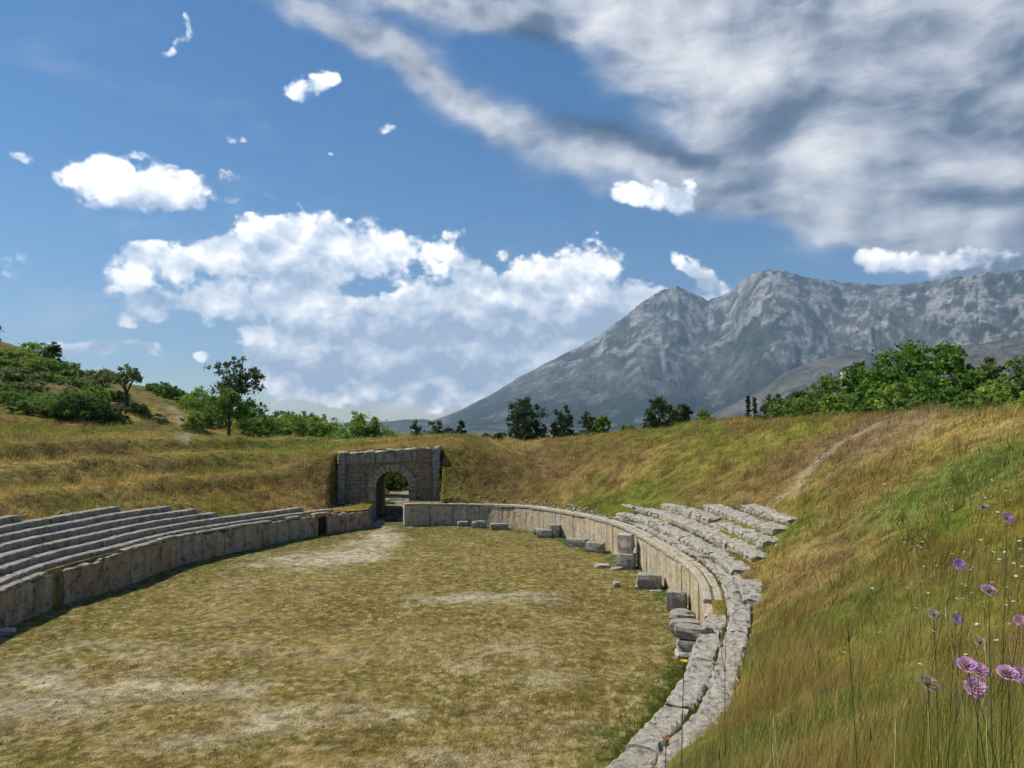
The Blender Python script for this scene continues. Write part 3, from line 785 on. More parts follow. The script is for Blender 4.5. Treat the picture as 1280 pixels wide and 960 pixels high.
block(884, 822, (.34, .55, 1.25), -.15, 'narrow upright stone at the broken end of the podium wall', group=GP)
block(783, 710, (1.1, .95, .95), -.45, 'grey square base block of the pier against the podium wall', name='pier_base')
block(782.5, 709, (.95, .75, 1.2), -.5, 'white and pink marble pilaster block on the pier base', 'block_pale', z=.9, name='pilaster_block')
block(4, 793, (.9, .5, .25), .6, 'small pale stone at the foot of the left podium wall', 'block_pale', group='loose stones')
# stones on the seats and rubble along the rows
def rubble_field(name, pts, mat, label, size=(.08, .3)):
    mb = MB()
    for x, y, z in pts:
        s = R1.uniform(*size); mb.box((x, y, z + s * .2), (s * R1.uniform(.8, 1.6), s, s * R1.uniform(.45, .9)), R1.uniform(0, 3), s * .10, (R1.uniform(-.3, .3), R1.uniform(-.3, .3)), .2, (1, 1, 1), rnd=R1)
    tag(mb.build(name, mat), label, 'rubble', kind='stuff')
def zat(i, s):
    x, y = P2(i, s); return float(x), float(y), float(bank_z(np.array([i]), np.array([s]), np.array([float(x)]), np.array([float(y)]))[0])
pts = []
for _ in range(520):
    if _ > 260:
        i = R1.uniform(ir(640, 660), ir(884, 806)); x, y, z = zat(i, R1.uniform(.75, 1.5)); pts.append((x, y, z)); continue
    i = R1.uniform(ir(700, 671), iN); s = R1.uniform(.8, 7.5)
    if s > 3.0 and i > ir(868, 770): continue
    if s > bi(SEATW, i) + .1: continue
    x, y, z = zat(i, s); pts.append((x, y, z))
for _ in range(60):
    i = R1.uniform(ir(560, 657), ir(800, 708)); x, y, z = zat(i, R1.uniform(.8, 1.5)); pts.append((x, y, z))
for _ in range(160):
    i = R1.uniform(iL0, il(300, 690)); x, y, z = zat(i, R1.uniform(.6, 5.2)); pts.append((x, y, z + .05))
rubble_field('rubble', pts, M['rubble'], 'broken limestone scattered between the bench rows', (.06, .24))
pts = []
for _ in range(70):
    k = R1.randrange(len(trail) - 1); t = R1.random(); p = trail[k] * (1 - t) + trail[k + 1] * t
    x, y = p[0] + R1.gauss(0, .6), p[1] + R1.gauss(0, .6); pts.append((x, y, ground_z(x, y)))
rubble_field('trail_stones', pts, M['rubble'], 'pale stones along the worn trail up the bank', (.05, .16))

# ------------------------------------------------------------------ grass
def locate(x, y):
    """nearest outline index and signed distance outward, for many points"""
    i = np.empty(len(x), int)
    for k in range(0, len(x), 12000):
        d = (x[k:k + 12000, None] - BP[None, ::2, 0]) ** 2 + (y[k:k + 12000, None] - BP[None, ::2, 1]) ** 2
        i[k:k + 12000] = d.argmin(1) * 2
    s = (x - BP[i, 0]) * NX[i] + (y - BP[i, 1]) * NY[i]
    return i, s
SW = np.full(NTS, .85)
for i0, i1, s1 in ROWS:
    for q in range(int(i0), int(i1) + 1): SW[q % NTS] = max(SW[q % NTS], s1)
for q in range(int(iR1), int(iN) + 14): SW[q % NTS] = max(SW[q % NTS], 1.5)

def blades(name, x, y, z, L, Wd, col, lean, mat, label, segs=2):
    n = len(x)
    az = RNG.uniform(0, 2 * np.pi, n); ln = np.abs(RNG.normal(0, lean, n)) + .05
    wind = np.array((.16, -.05))
    dx, dy = np.cos(az) * ln + wind[0], np.sin(az) * ln + wind[1]
    fa_ = RNG.uniform(0, np.pi, n); wx, wy = np.cos(fa_) * Wd / 2, np.sin(fa_) * Wd / 2
    if segs == 1:
        V = np.empty((n, 3, 3))
        V[:, 0] = np.stack([x - wx, y - wy, z], 1); V[:, 1] = np.stack([x + wx, y + wy, z], 1)
        V[:, 2] = np.stack([x + dx * L, y + dy * L, z + L * np.sqrt(np.clip(1 - ln ** 2 * .5, .3, 1))], 1)
        Fc = np.arange(3 * n).reshape(n, 3); k = 3
    else:
        V = np.empty((n, 5, 3)); zm = z + L * .55
        V[:, 0] = np.stack([x - wx, y - wy, z], 1); V[:, 1] = np.stack([x + wx, y + wy, z], 1)
        V[:, 2] = np.stack([x + dx * L * .32 - wx * .8, y + dy * L * .32 - wy * .8, zm], 1); V[:, 3] = np.stack([x + dx * L * .32 + wx * .8, y + dy * L * .32 + wy * .8, zm], 1)
        V[:, 4] = np.stack([x + dx * L, y + dy * L, z + L * np.clip(1 - ln ** 2 * .7, .25, 1)], 1)
        b_ = (np.arange(n) * 5)[:, None]
        Fc = np.concatenate([b_ + np.array([[0, 1, 3]]), b_ + np.array([[0, 3, 2]]), b_ + np.array([[2, 3, 4]])], 1).reshape(-1, 3); k = 5
    cols = np.repeat(col, k, axis=0)
    return tag(mesh_obj(name, V.reshape(-1, 3), Fc, mat, cols=cols), label, 'grass', kind='stuff')

def scatter(n, r0, r1, p, azr=(-40, 42)):
    """points in the viewer's wedge, radial density r**p"""
    u = RNG.random(n); r = (r0 ** (p + 1) + u * (r1 ** (p + 1) - r0 ** (p + 1))) ** (1 / (p + 1))
    a = np.radians(RNG.uniform(azr[0], azr[1], n)); return r * np.sin(a), r * np.cos(a), r
def bank_grass(name, n, r0, r1, p, per, L, Wd, lean, segs, label, clump=.05, azr=(-40, 42), smax=40, jitter_c=.22, thin=None, tint=None, dark=1.0):
    x, y, r = scatter(n, r0, r1, p, azr)
    i, s = locate(x, y)
    keep = (s > SW[i] + RNG.uniform(-.25, .35, n)) & (s < smax)
    lx, ly = gate_local(x, y); keep &= ~((np.abs(lx - AX) < 1.9) & (ly > -9) & (ly < .9)) & ~((np.abs(lx) < 4.8) & (ly > -2) & (ly < 1.4)) & ~((np.abs(lx - AX) < 1.9) & (ly > 9) & (ly < 40))
    keep &= ~(polydist(x, y, trail) < .45)
    if thin is not None: keep &= thin(x, y)
    x, y, i, s, r = x[keep], y[keep], i[keep], s[keep], r[keep]
    big = .55 + .9 * sstep(.3, .7, fbm(x * .7, y * .7, 3, 201))
    x = np.repeat(x, per); y = np.repeat(y, per); i = np.repeat(i, per); big = np.repeat(big, per); r = np.repeat(r, per)
    x = x + RNG.normal(0, clump, len(x)); y = y + RNG.normal(0, clump, len(y))
    s = (x - BP[i, 0]) * NX[i] + (y - BP[i, 1]) * NY[i]
    z = bank_z(i.astype(float), np.maximum(s, .3), x, y) + camfix(x, y) - .02
    col = bank_col(x, y, s) * (1.55 + RNG.normal(0, jitter_c * 1.3, (len(x), 1)))
    t = RNG.random((len(x), 1))
    col = np.where(t < .2, lerp(col, STRAW * 1.75, .8), np.where(t > .88, lerp(col, GREEN * 1.5, .6), col))
    near = sstep(9, 3, r)[:, None]
    gp = near * sstep(.22, .48, fbm(x * .8, y * .8, 3, 203))[:, None]
    col = lerp(col, np.array((.34, .46, .05)) * RNG.uniform(.6, 1.4, (len(x), 1)), gp * .92 * (RNG.random((len(x), 1)) > .2))
    col = col * (1 + .7 * near)
    col = col * np.where(RNG.random(len(col) // per) < .6, dark, 1.15).repeat(per)[:, None] if dark < 1 else col
    if tint is not None: col = lerp(col, tint, .75)
    col = np.clip(col, .01, .9)
    ll = L[0] + (L[1] - L[0]) * RNG.random(len(x)); ww = Wd[0] + (Wd[1] - Wd[0]) * RNG.random(len(x))
    return blades(name, x, y, z, ll * big, ww, col, lean, M['grass'], label, segs)
bank_grass('tall_grass', 4600, .9, 9.0, .35, 15, (.28, .62), (.003, .0065), .30, 2, 'tall green and straw grass on the near slope at the right', .07, (-20, 46))
bank_grass('meadow_grass', 9500, 6, 30, .45, 10, (.22, .5), (.008, .018), .34, 1, 'dry mixed grass on the right bank', .12, (-12, 44))
bank_grass('bank_grass', 36000, 22, 92, .8, 7, (.16, .42), (.02, .055), .38, 1, 'dry brown and green grass on the far banks', .2, (-42, 42), 34)
bank_grass('weed_clumps', 2200, 5, 70, .9, 22, (.3, .75), (.012, .03), .55, 1, 'taller weed clumps dotted over the banks', .22, (-40, 44), 30, .45, dark=.55)
bank_grass('seed_grass', 2600, 1.4, 26, .3, 3, (.55, .95), (.003, .006), .22, 2, 'tall pale seeding grass on the right slope', .12, (-6, 45), 40, .2, tint=np.array((.50, .42, .20)))
# short arena turf
n = 120000
x, y, r = scatter(n, 14, 68, .35, (-38, 22)); i, s = locate(x, y)
k = (s < -.15) & (RNG.random(n) > arena_bare(x, y) * 1.1); x, y, s = x[k], y[k], s[k]
x = np.repeat(x, 3) + RNG.normal(0, .05, 3 * len(x)); y = np.repeat(y, 3) + RNG.normal(0, .05, 3 * len(y)); s = np.repeat(s, 3)
L_ = RNG.uniform(.04, .10, len(x)) * (.6 + .8 * fbm(x * .6, y * .6, 3, 211)) + .05 * sstep(-1.2, -.2, s) * RNG.random(len(x))
cc = np.clip(arena_col(x, y) * (1.3 + RNG.normal(0, .45, (len(x), 1))), .01, .8)
t = RNG.random((len(x), 1)); cc = np.where(t < .25, lerp(cc, STRAW * 1.25, .6), cc)
blades('arena_grass', x, y, np.zeros(len(x)) - .01, L_, RNG.uniform(.012, .03, len(x)), cc, .6, M['grass'], 'short dry turf over the arena floor', 1)
# weeds in the joints of the right-hand benches
pts = []
for _ in range(4200):
    i = R1.uniform(ir(735, 681), iN + 5); j = R1.choice([-1, 0, 0, 1, 1, 2, 3, 4]); s = R1.choice([.95, .93, 1.82]) + R1.gauss(0, .05) if i > ir(883, 806) else [.82, 1.44, 2.57, 3.66, 4.74, 5.82][j + 1] + R1.gauss(0, .05)
    if vnoise(i * .10, s * 1.3, 5) < .45: continue
    if s > bi(SEATW, i) + .3: continue
    x, y, z = zat(i, s); pts.append((x, y, float(ZT(i)) + (.0 if i > ir(883, 806) else -.04 if j < 1 else .30 + .4 * (j - 1)) - .01))
for _ in range(900):
    i = R1.uniform(iL0, il(300, 690)); s = .6 + .68 * R1.randrange(1, 7) + R1.gauss(0, .06); x, y, z = zat(i, s)
    if vnoise(i * .1, s, 9) > .5: pts.append((x, y, z))
for _ in range(1500):                                    # a green strip along the foot of the near ledge
    i = R1.uniform(iR1 - 12, iN + 6); x, y = P2(i, -abs(R1.gauss(0, .45))); pts.append((float(x), float(y), 0.0))
pts = np.array(pts); q = np.repeat(pts, 6, 0); q[:, :2] += RNG.normal(0, .06, (len(q), 2))
gc = lerp(np.array((.08, .14, .015)), np.array((.2, .18, .04)), RNG.random((len(q), 1)) ** 1.5)
blades('joint_weeds', q[:, 0], q[:, 1], q[:, 2], RNG.uniform(.05, .2, len(q)), RNG.uniform(.012, .03, len(q)), gc, .45, M['grass'], 'green weeds in the joints of the stone benches', 1)

# ------------------------------------------------------------------ trees and shrubs
def crown_mesh(lobes, nleaf, leaf, cols, rng, clump=.16, hollow=.55, per=36, droop=0.0):
    V = []; cl = []
    vols = np.array([l[3] * l[4] * l[5] for l in lobes]) ** .7; vols /= vols.sum()
    tips = []
    for (cx, cy, cz, rx_, ry_, rz2), w in zip(lobes, vols):
        nc = max(6, int(nleaf * w / per))
        d = rng.normal(size=(nc, 3)); d /= np.linalg.norm(d, axis=1)[:, None]
        d[:, 2] = np.where(d[:, 2] < -.75, -d[:, 2] * .5, d[:, 2])
        az_ = np.arctan2(d[:, 1], d[:, 0])
        rad = (hollow + (1 - hollow) * rng.random(nc) ** .6) * (.72 + .55 * vnoise(az_ * 1.3 + cx * 3, d[:, 2] * 2.2 + cz, int(abs(cx * 7)) % 97))
        cen_ = np.stack([cx + d[:, 0] * rad * rx_, cy + d[:, 1] * rad * ry_, cz + d[:, 2] * rad * rz2], 1)
        tips += [tuple(p) for p in cen_[rng.permutation(nc)[:3]]]
        hue = rng.random((nc, 1)); base = lerp(np.array(cols[0]), np.array(cols[1]), hue)
        m = per
        p = np.repeat(cen_, m, 0); sc_ = clump * (rx_ + rz2) * .5 * np.repeat(.6 + .8 * rng.random((nc, 1)), m, 0)
        p = p + rng.normal(size=p.shape) * sc_ * np.array([1, 1, .7])
        V.append(p); cl.append(np.repeat(base, m, 0) * (1 + rng.normal(0, .16, (len(p), 1))))
    P = np.concatenate(V); K = np.clip(np.concatenate(cl), .008, .6); n = len(P)
    a = rng.normal(size=(n, 3)); a /= np.linalg.norm(a, axis=1)[:, None]
    b_ = rng.normal(size=(n, 3)); b_ -= (b_ * a).sum(1)[:, None] * a; b_ /= np.linalg.norm(b_, axis=1)[:, None]
    sz = leaf * rng.uniform(.6, 1.3, (n, 1)); a *= sz * .62; b_ *= sz * .36
    Q = np.stack([P - a, P - a * .1 + b_, P + a, P - a * .1 - b_], 1).reshape(-1, 3)
    return Q, np.arange(4 * n).reshape(n, 4), np.repeat(K, 4, 0), tips

LEAFS = {k: tuple(tuple(q * 2.1 for q in c) for c in v) for k, v in {'bright': ((.08, .135, .02), (.14, .205, .035)), 'mid': ((.055, .098, .018), (.10, .15, .026)), 'dark': ((.018, .032, .012), (.04, .062, .018)),
         'olive': ((.075, .09, .035), (.13, .15, .055)), 'deep': ((.022, .042, .014), (.05, .08, .02)), 'yellow': ((.12, .16, .025), (.19, .23, .04)), 'vivid': ((.040, .082, .012), (.085, .145, .020)), 'oak': ((.03, .05, .022), (.06, .085, .03))}.items()}
def tree(name, u, vt, wpx, Y, kind, label, group=None, low=.25, dens=1.0, leaf=.24, nl=5, asp=.9, shape='round', seed=0, trunk=None, zoff=0, hollow=.5, cat='tree', clump=.17, lean=0):
    rng = np.random.default_rng(1000 + seed + int(u * 3 + vt)); rr = random.Random(seed + int(u))
    top = at(u, vt, Y); x, y = top[0], top[1]; gz = ground_z(x, y) + zoff
    h = max(1.0, top[2] - gz); w_ = wpx * Y / F / 2
    root = empty(name, (x, y, gz - .05)); tag(root, label, cat, group)
    zl = h * low; cz = (h + zl) / 2; rz2 = (h - zl) / 2
    lobes = []
    if shape == 'cone':
        for k in range(6):
            t = k / 5; lobes.append((0, 0, zl + (h - zl) * (.12 + .8 * t), w_ * (1.02 - .85 * t), w_ * (1.02 - .85 * t), (h - zl) * .16))
    else:
        lobes.append((0, 0, cz, w_ * .72, w_ * .72 * asp, rz2 * .84))
        for k in range(nl):
            t = 2 * math.pi * (k + rr.random() * .7) / nl; e = rr.uniform(-.45, .55)
            lobes.append((math.cos(t) * w_ * .55, math.sin(t) * w_ * .55 * asp, cz + e * rz2, w_ * rr.uniform(.32, .5), w_ * rr.uniform(.32, .5), rz2 * rr.uniform(.3, .46)))
        if low < .16:                              # bushy down to the ground
            for k in range(nl + 1):
                t = 2 * math.pi * (k + rr.random() * .7) / (nl + 1)
                lobes.append((math.cos(t) * w_ * .58, math.sin(t) * w_ * .58 * asp, zl + rz2 * rr.uniform(.18, .42), w_ * rr.uniform(.34, .5), w_ * rr.uniform(.34, .5), rz2 * rr.uniform(.3, .42)))
        lobes.append((rr.uniform(-.2, .2) * w_, 0, h - rz2 * .36, w_ * .42, w_ * .42, rz2 * .38))
    area = 4 * w_ * (h - zl) + 6
    if cat == 'shrub': leaf *= .8
    nleaf = int(min(20000, max(500, area / (leaf * leaf) * 5.0 * dens)))
    V, Fc, K, tips = crown_mesh(lobes, nleaf, leaf, LEAFS[kind], rng, clump, hollow)
    mesh_obj('crown' if cat == 'tree' else 'foliage', V, Fc, M['leaf'], root, cols=K)
    mb = MB(); tr = trunk or max(.05, h * .028)
    bend = lean * h; nseg = 5
    pth = [(bend * (t ** 1.5) + math.sin(t * 4 + seed) * tr * .8 * t, math.cos(t * 3 + seed) * tr * .6 * t, -.1 + cz * 1.05 * t) for t in np.linspace(0, 1, nseg)]
    mb.tube(pth, [tr * (1.25 - .75 * t) for t in np.linspace(0, 1, nseg)], 7)
    rr.shuffle(tips)
    for tp in tips[:9 if h > 3 else 5]:
        b0 = Vector(pth[2 if rr.random() < .6 else 3]); e = Vector([float(q) for q in tp]); m_ = b0.lerp(e, .5) + Vector((rr.uniform(-.1, .1) * w_, rr.uniform(-.1, .1) * w_, .12 * h * rr.random()))
        mb.tube([b0, m_, e], [tr * .5, tr * .3, tr * .1], 5)
    mb.build('trunk' if cat == 'tree' else 'stems', M['bark'], root)
    return root
GHX = []
def shrub(u, vt, wpx, Y, kind, label, group=None, **k):
    k.setdefault('low', .02); k.setdefault('leaf', .24); k.setdefault('nl', 6)
    return tree('shrub', u, vt, wpx, Y, kind, label, group, cat='shrub', **k)
GH = 'shrubs on the left hill'
for k, (u, vt, w_, Y, kd, lab) in enumerate([(30, 462, 46, 92, 'yellow', 'yellowish bush on the open upper hillside at left'), (112, 462, 36, 93, 'olive', 'grey green bush under the hill skyline right of the bright ones'), (62, 470, 40, 90, 'mid', 'green bush in the middle of the left hillside'),
        (36, 496, 46, 84, 'olive', 'dusty bush above the dark bushes at the hill foot'), (-4, 505, 50, 82, 'mid', 'green bush cut by the left edge at the hill foot'), (146, 488, 34, 88, 'mid', 'dark green bush behind the trunk of the olive like tree'),
        (192, 484, 24, 97, 'bright', 'tiny bright bush on the saddle beside the round one'), (222, 484, 26, 97, 'mid', 'tiny dark green bush on the saddle right of the round one'), (265, 505, 40, 84, 'mid', 'green bush filling the gap left of the small round tree'),
        (310, 508, 40, 86, 'bright', 'bright bush at the right foot of the tall oak'), (345, 522, 44, 86, 'mid', 'low dark green bush between oak and the long bright bush'),
        (100, 492, 70, 78, 'deep', 'rounded very dark bush in front of the large dark bush at the hill foot'), (40, 520, 70, 78, 'mid', 'round green bush at the hill foot between the edge and the dark bushes'), (78, 505, 50, 79, 'mid', 'tall round bush left of the rounded very dark bush'), (135, 505, 46, 79, 'deep', 'dark round bush at the right end of the hill foot thicket'),
        (0, 470, 50, 90, 'bright', 'bright green bush at the left edge on the upper hillside'), (50, 448, 60, 95, 'bright', 'broad bright bush just under the hill skyline'), (95, 470, 44, 90, 'mid', 'green bush left of the grey green one on the hillside'), (20, 480, 44, 88, 'mid', 'green bush below the yellowish hillside bush'),
        (262, 494, 56, 88, 'vivid', 'full green bush joining the saddle bushes to the oak'), (316, 500, 50, 88, 'vivid', 'full green bush behind the right foot of the tall oak'), (352, 512, 60, 88, 'vivid', 'full green bush behind the long bright bush on the crest'), (385, 514, 50, 88, 'mid', 'taller green bush behind the feathery bright bush'), (415, 522, 40, 88, 'bright', 'small bright bush between the feathery bush and the round tree'), (490, 530, 36, 92, 'bright', 'low bright bush right of the round crest tree')]):
    GHX.append((u, vt, w_, Y, kd, lab)); GC = 'trees beyond the far bank'; GRB = 'trees beyond the right bank'
# left hill
for q in GHX: shrub(*q, GH)
tree('tree', -14, 396, 40, 92, 'dark', 'dark tree cut off by the left edge of the photo on the hilltop', low=.1, leaf=.26)
shrub(45, 428, 56, 98, 'bright', 'bright green bush on the skyline of the left hill', GH)
shrub(67, 427, 24, 96, 'deep', 'small dark pointed bush on the skyline of the left hill', GH)
shrub(18, 443, 50, 95, 'yellow', 'yellowish low bush on the hilltop near the left edge', GH)
shrub(84, 452, 46, 95, 'bright', 'low bright bush just below the left hill skyline', GH)
shrub(8, 486, 60, 86, 'olive', 'olive green bush halfway up the hill at the left edge', GH)
shrub(15, 520, 80, 80, 'mid', 'broad mid green bush at the hill foot by the left edge', GH)
shrub(90, 484, 90, 79, 'mid', 'large dark green bush at the foot of the left hill', GH, leaf=.28, dens=1.2)
shrub(118, 478, 44, 82, 'bright', 'bright rounded bush behind the large dark bush', GH)
shrub(55, 512, 56, 79, 'deep', 'dark bush beside the large dark bush on the left', GH)
tree('tree', 128, 462, 50, 86, 'olive', 'thin grey green tree beside the olive tree on the left hill', low=.42, dens=.45, leaf=.24, hollow=.2, trunk=.12)
tree('tree', 160, 456, 54, 84, 'olive', 'spreading olive like tree with bare dark trunk on the left hill', low=.45, dens=.6, leaf=.24, hollow=.2, trunk=.2, lean=-.1)
shrub(170, 505, 40, 84, 'mid', 'low green bush under the olive like tree', GH)
shrub(207, 477, 36, 95, 'mid', 'small round bush on the saddle right of the olive like tree', GH)
shrub(233, 492, 34, 94, 'bright', 'bright bush on the saddle left of the oak', GH)
shrub(252, 484, 50, 92, 'bright', 'broad bright bush at the left foot of the tall oak', GH)
tree('tree', 299, 445, 76, 90, 'oak', 'tall dark oak with open branches on the left skyline', low=.2, leaf=.25, dens=.55, hollow=.25, nl=8, trunk=.22, clump=.12)
tree('tree', 287, 485, 56, 80, 'vivid', 'small round bright green tree in front of the tall oak', low=.18, leaf=.24, trunk=.14)
shrub(241, 509, 30, 80, 'yellow', 'little yellow green bush by the footpath on the left', GH)
shrub(325, 518, 56, 82, 'mid', 'low green bush right of the tall oak', GH)
shrub(365, 517, 74, 84, 'bright', 'long low bright bush on the left bank crest', GH)
shrub(398, 521, 46, 84, 'bright', 'feathery bright bush left of the round tree on the crest', GH)
tree('tree', 447, 510, 44, 86, 'bright', 'round bright green tree on the crest left of the gate', low=.02, leaf=.28)
tree('tree', 470, 516, 36, 86, 'mid', 'smaller green tree touching the round crest tree left of the gate', low=.02, leaf=.28)
shrub(425, 533, 50, 80, 'bright', 'low yellow green shrub on the crest above the left terraces', GH)
for u, vt, w_, Y, kd, lab in [(484, 590, 26, 92, 'mid', 'left green bush seen through the gate arch beyond the passage'), (502, 594, 24, 94, 'deep', 'right dark bush seen through the gate arch beyond the passage')]:
    shrub(u, vt, w_, Y, kd, lab, 'shrubs beyond the gate')
# beyond the far bank
tree('tree', 549, 527, 44, 105, 'dark', 'dark tree beside the ruin behind the gate bank', GC, low=.05, leaf=.26)
tree('tree', 524, 524, 28, 104, 'deep', 'small dark tree half behind the little ruin above the gate', GC, low=.05, leaf=.26)
tree('conifer', 577, 525, 24, 110, 'dark', 'small dark pointed conifer right of the gate', GC, low=.02, leaf=.24, shape='cone')
tree('tree', 562, 534, 36, 112, 'dark', 'low dark tree left of the pointed conifer', GC, low=.02, leaf=.26)
shrub(606, 542, 26, 108, 'dark', 'tiny dark bush right of the conifer', GC)
shrub(622, 540, 22, 108, 'deep', 'tiny bush between the conifer and the tall dark tree', GC)
tree('tree', 659, 496, 56, 92, 'dark', 'tallest dark tree on the far bank, with ragged top', GC, low=.06, leaf=.25, dens=1.2)
tree('tree', 704, 508, 34, 92, 'dark', 'medium dark tree right of the tallest dark tree', GC, low=.06, leaf=.24)
tree('tree', 735, 514, 28, 95, 'deep', 'small dark green tree right of the medium dark tree', GC, low=.03, leaf=.24)
tree('tree', 752, 518, 24, 93, 'mid', 'little lighter green tree next to the small dark one on the far bank', GC, low=.03, leaf=.3)
shrub(786, 529, 26, 88, 'mid', 'tiny pale bush on the crest left of the round dark pair', GC)
tree('tree', 824, 494, 42, 86, 'dark', 'round dark tree, taller of the pair in the middle of the far bank', GC, low=.02, leaf=.24)
tree('tree', 851, 503, 38, 85, 'deep', 'round dark bush like tree, lower of the pair on the far bank', GC, low=.02, leaf=.3)
shrub(880, 512, 26, 88, 'mid', 'small bush just right of the round dark pair', GC)
# beyond the right bank
for u, vt, w_, Y, kd, lab in [(1015, 490, 60, 78, 'mid', 'leafy green tree low in the gap below the pale house'), (985, 497, 50, 88, 'mid', 'low green bushy tree at the left of the grove'), (1085, 478, 70, 62, 'vivid', 'leafy bright tree filling the middle of the grove'), (1160, 462, 80, 60, 'vivid', 'full bright crown under the largest domed tree'),
        (1215, 462, 60, 58, 'vivid', 'full green crown between the domed tree and the twiggy tree'), (1255, 468, 50, 56, 'bright', 'bright green crown just left of the right edge'), (1105, 440, 60, 68, 'vivid', 'rounded green crown on the left shoulder of the domed tree'), (1225, 492, 60, 50, 'bright', 'low bright foliage at the crest right of centre in the grove'), (1150, 494, 70, 52, 'mid', 'low shaded foliage at the crest before the domed tree')]:
    tree('tree', u, vt, w_, Y, kd, lab, GRB, low=.02, leaf=.24, dens=1.2, nl=7)
tree('cypress', 935, 496, 9, 150, 'dark', 'slim dark cypress, left of the two in the distance', 'distant cypresses', low=.03, leaf=.4, shape='cone')
tree('cypress', 943, 498, 8, 152, 'dark', 'slim dark cypress, right of the two in the distance', 'distant cypresses', low=.03, leaf=.4, shape='cone')
tree('tree', 968, 488, 42, 110, 'deep', 'dark round tree at the left end of the right hand grove', GRB, low=.05, leaf=.26)
tree('tree', 1000, 488, 52, 96, 'deep', 'dark green tree second from the left in the right hand grove', GRB, low=.03, leaf=.25)
tree('tree', 1035, 468, 66, 84, 'mid', 'mid green tree below the pale house in the grove', GRB, low=.03, leaf=.25)
tree('tree', 1078, 450, 70, 70, 'vivid', 'bright green tree right of the pale house', GRB, low=.05, leaf=.3, dens=1.1)
tree('tree', 1052, 492, 60, 68, 'bright', 'low leafy tree in front at the middle of the grove', GRB, low=.02, leaf=.28)
tree('tree', 1147, 420, 100, 66, 'vivid', 'largest bright green tree with domed top in the right hand grove', GRB, low=.05, leaf=.3, dens=1.3, nl=8)
tree('tree', 1190, 430, 64, 62, 'vivid', 'tall green tree right of the largest domed tree', GRB, low=.05, leaf=.3, dens=1.1, nl=7)
tree('tree', 1120, 478, 84, 58, 'bright', 'leafy low tree before the largest domed tree', GRB, low=.02, leaf=.26, dens=1.1)
tree('tree', 1190, 486, 70, 54, 'vivid', 'leafy bright low tree right of centre in the grove', GRB, low=.02, leaf=.25)
tree('tree', 1236, 440, 42, 58, 'olive', 'thin pale tree with bare twigs near the right edge', GRB, low=.2, leaf=.24, dens=.45, hollow=.2, trunk=.12)
tree('tree', 1272, 446, 44, 58, 'mid', 'green tree standing at the right edge of the photo', GRB, low=.1, leaf=.27)
tree('tree', 1240, 478, 56, 52, 'yellow', 'yellow green leafy tree below the bare twiggy one', GRB, low=.03, leaf=.25)
tree('tree', 1285, 486, 50, 48, 'yellow', 'yellow green bush like tree at the right edge behind the dry crest', GRB, low=.02, leaf=.24)
tree('tree', 1330, 440, 80, 58, 'vivid', 'green tree just beyond the right edge of the photo', GRB, low=.05, leaf=.3)

# ------------------------------------------------------------------ flowers and stalks of the near slope
def petal_head(rng, r, kind):
    """a domed scabious head: rings of small petals, outer ones larger"""
    V, Fc, K = [], [], []
    cp = {'pink': ((.62, .27, .55), (.80, .46, .72)), 'violet': ((.42, .20, .62), (.6, .36, .75)), 'dry': ((.36, .24, .22), (.55, .40, .38))}[kind]
    for ring, (rad, n, up_, sz) in enumerate(((.98, 13, .10, .42), (.72, 11, .3, .34), (.45, 8, .42, .28), (.18, 5, .5, .24))):
        for k in range(n):
            t = 2 * math.pi * (k + rng.random() * .6) / n; c0 = np.array((math.cos(t), math.sin(t), 0)); s0 = np.array((-math.sin(t), math.cos(t), 0))
            ctr = c0 * rad * r * .72 + np.array((0, 0, up_ * r)); o_ = (c0 * .85 + np.array((0, 0, .45 - .3 * (ring == 0) + rng.uniform(-.15, .15))))
            q = [ctr - s0 * sz * r * .35, ctr + o_ * sz * r * .6 - s0 * sz * r * .55, ctr + o_ * sz * r * 1.05, ctr + o_ * sz * r * .6 + s0 * sz * r * .55, ctr + s0 * sz * r * .35]
            b0 = len(V); V += q; Fc.append(tuple(range(b0, b0 + 5)))
            c_ = lerp(np.array(cp[0]), np.array(cp[1]), rng.random()); K += [c_ * (.75 if j in (0, 4) else 1) for j in range(5)]
    return V, Fc, K
def stalk(mb, base, head, rr, r0, r1, sag=.12, n=7):
    base, head = Vector(base), Vector(head); L = (head - base).length
    ctl = base.lerp(head, .5) + Vector((rr.uniform(-sag, sag) * L, rr.uniform(-sag, sag) * L * .5, sag * L * .4))
    pts = [base * (1 - t) ** 2 + ctl * 2 * t * (1 - t) + head * t * t for t in np.linspace(0, 1, n)]
    mb.tube(pts, [r0 + (r1 - r0) * t for t in np.linspace(0, 1, n)], 5); return pts
def flower(u, v, Y, r, kind, label, bx=.1, by=.15, pale=False):
    rr = random.Random(int(u * 7 + v)); rng = np.random.default_rng(int(u * 7 + v))
    hd = at(u, v, Y); x, y = hd[0] + bx, hd[1] + by; gz = ground_z(x, y)
    root = empty('scabious_flower', (x, y, gz)); tag(root, label, 'flower', 'pink scabious flowers on the near slope')
    loc = Vector([float(k) for k in hd]) - Vector((x, y, gz))
    mb = MB(); stalk(mb, (0, 0, -.02), loc, rr, .0017, .0010, .16, 10); mb.build('stem', M['stem_pale' if pale else 'stem'], root)
    V, Fc, K = petal_head(rng, r * 1.22, kind)
    R = Matrix.Rotation(rr.uniform(-.3, .3), 3, 'Y') @ Matrix.Rotation(rr.uniform(.45, 1.0), 3, 'X')
    V = [tuple(R @ Vector(p) + loc) for p in V]
    h_ = mesh_obj('flower_head', V, Fc, M['petal'], root, cols=np.array(K))
    mb = MB(); mb.tube([loc - Vector((0, 0, r * .35)), loc + Vector((0, 0, r * .2))], [r * .15, r * .45], 8); mb.build('calyx', M['stem'], root)
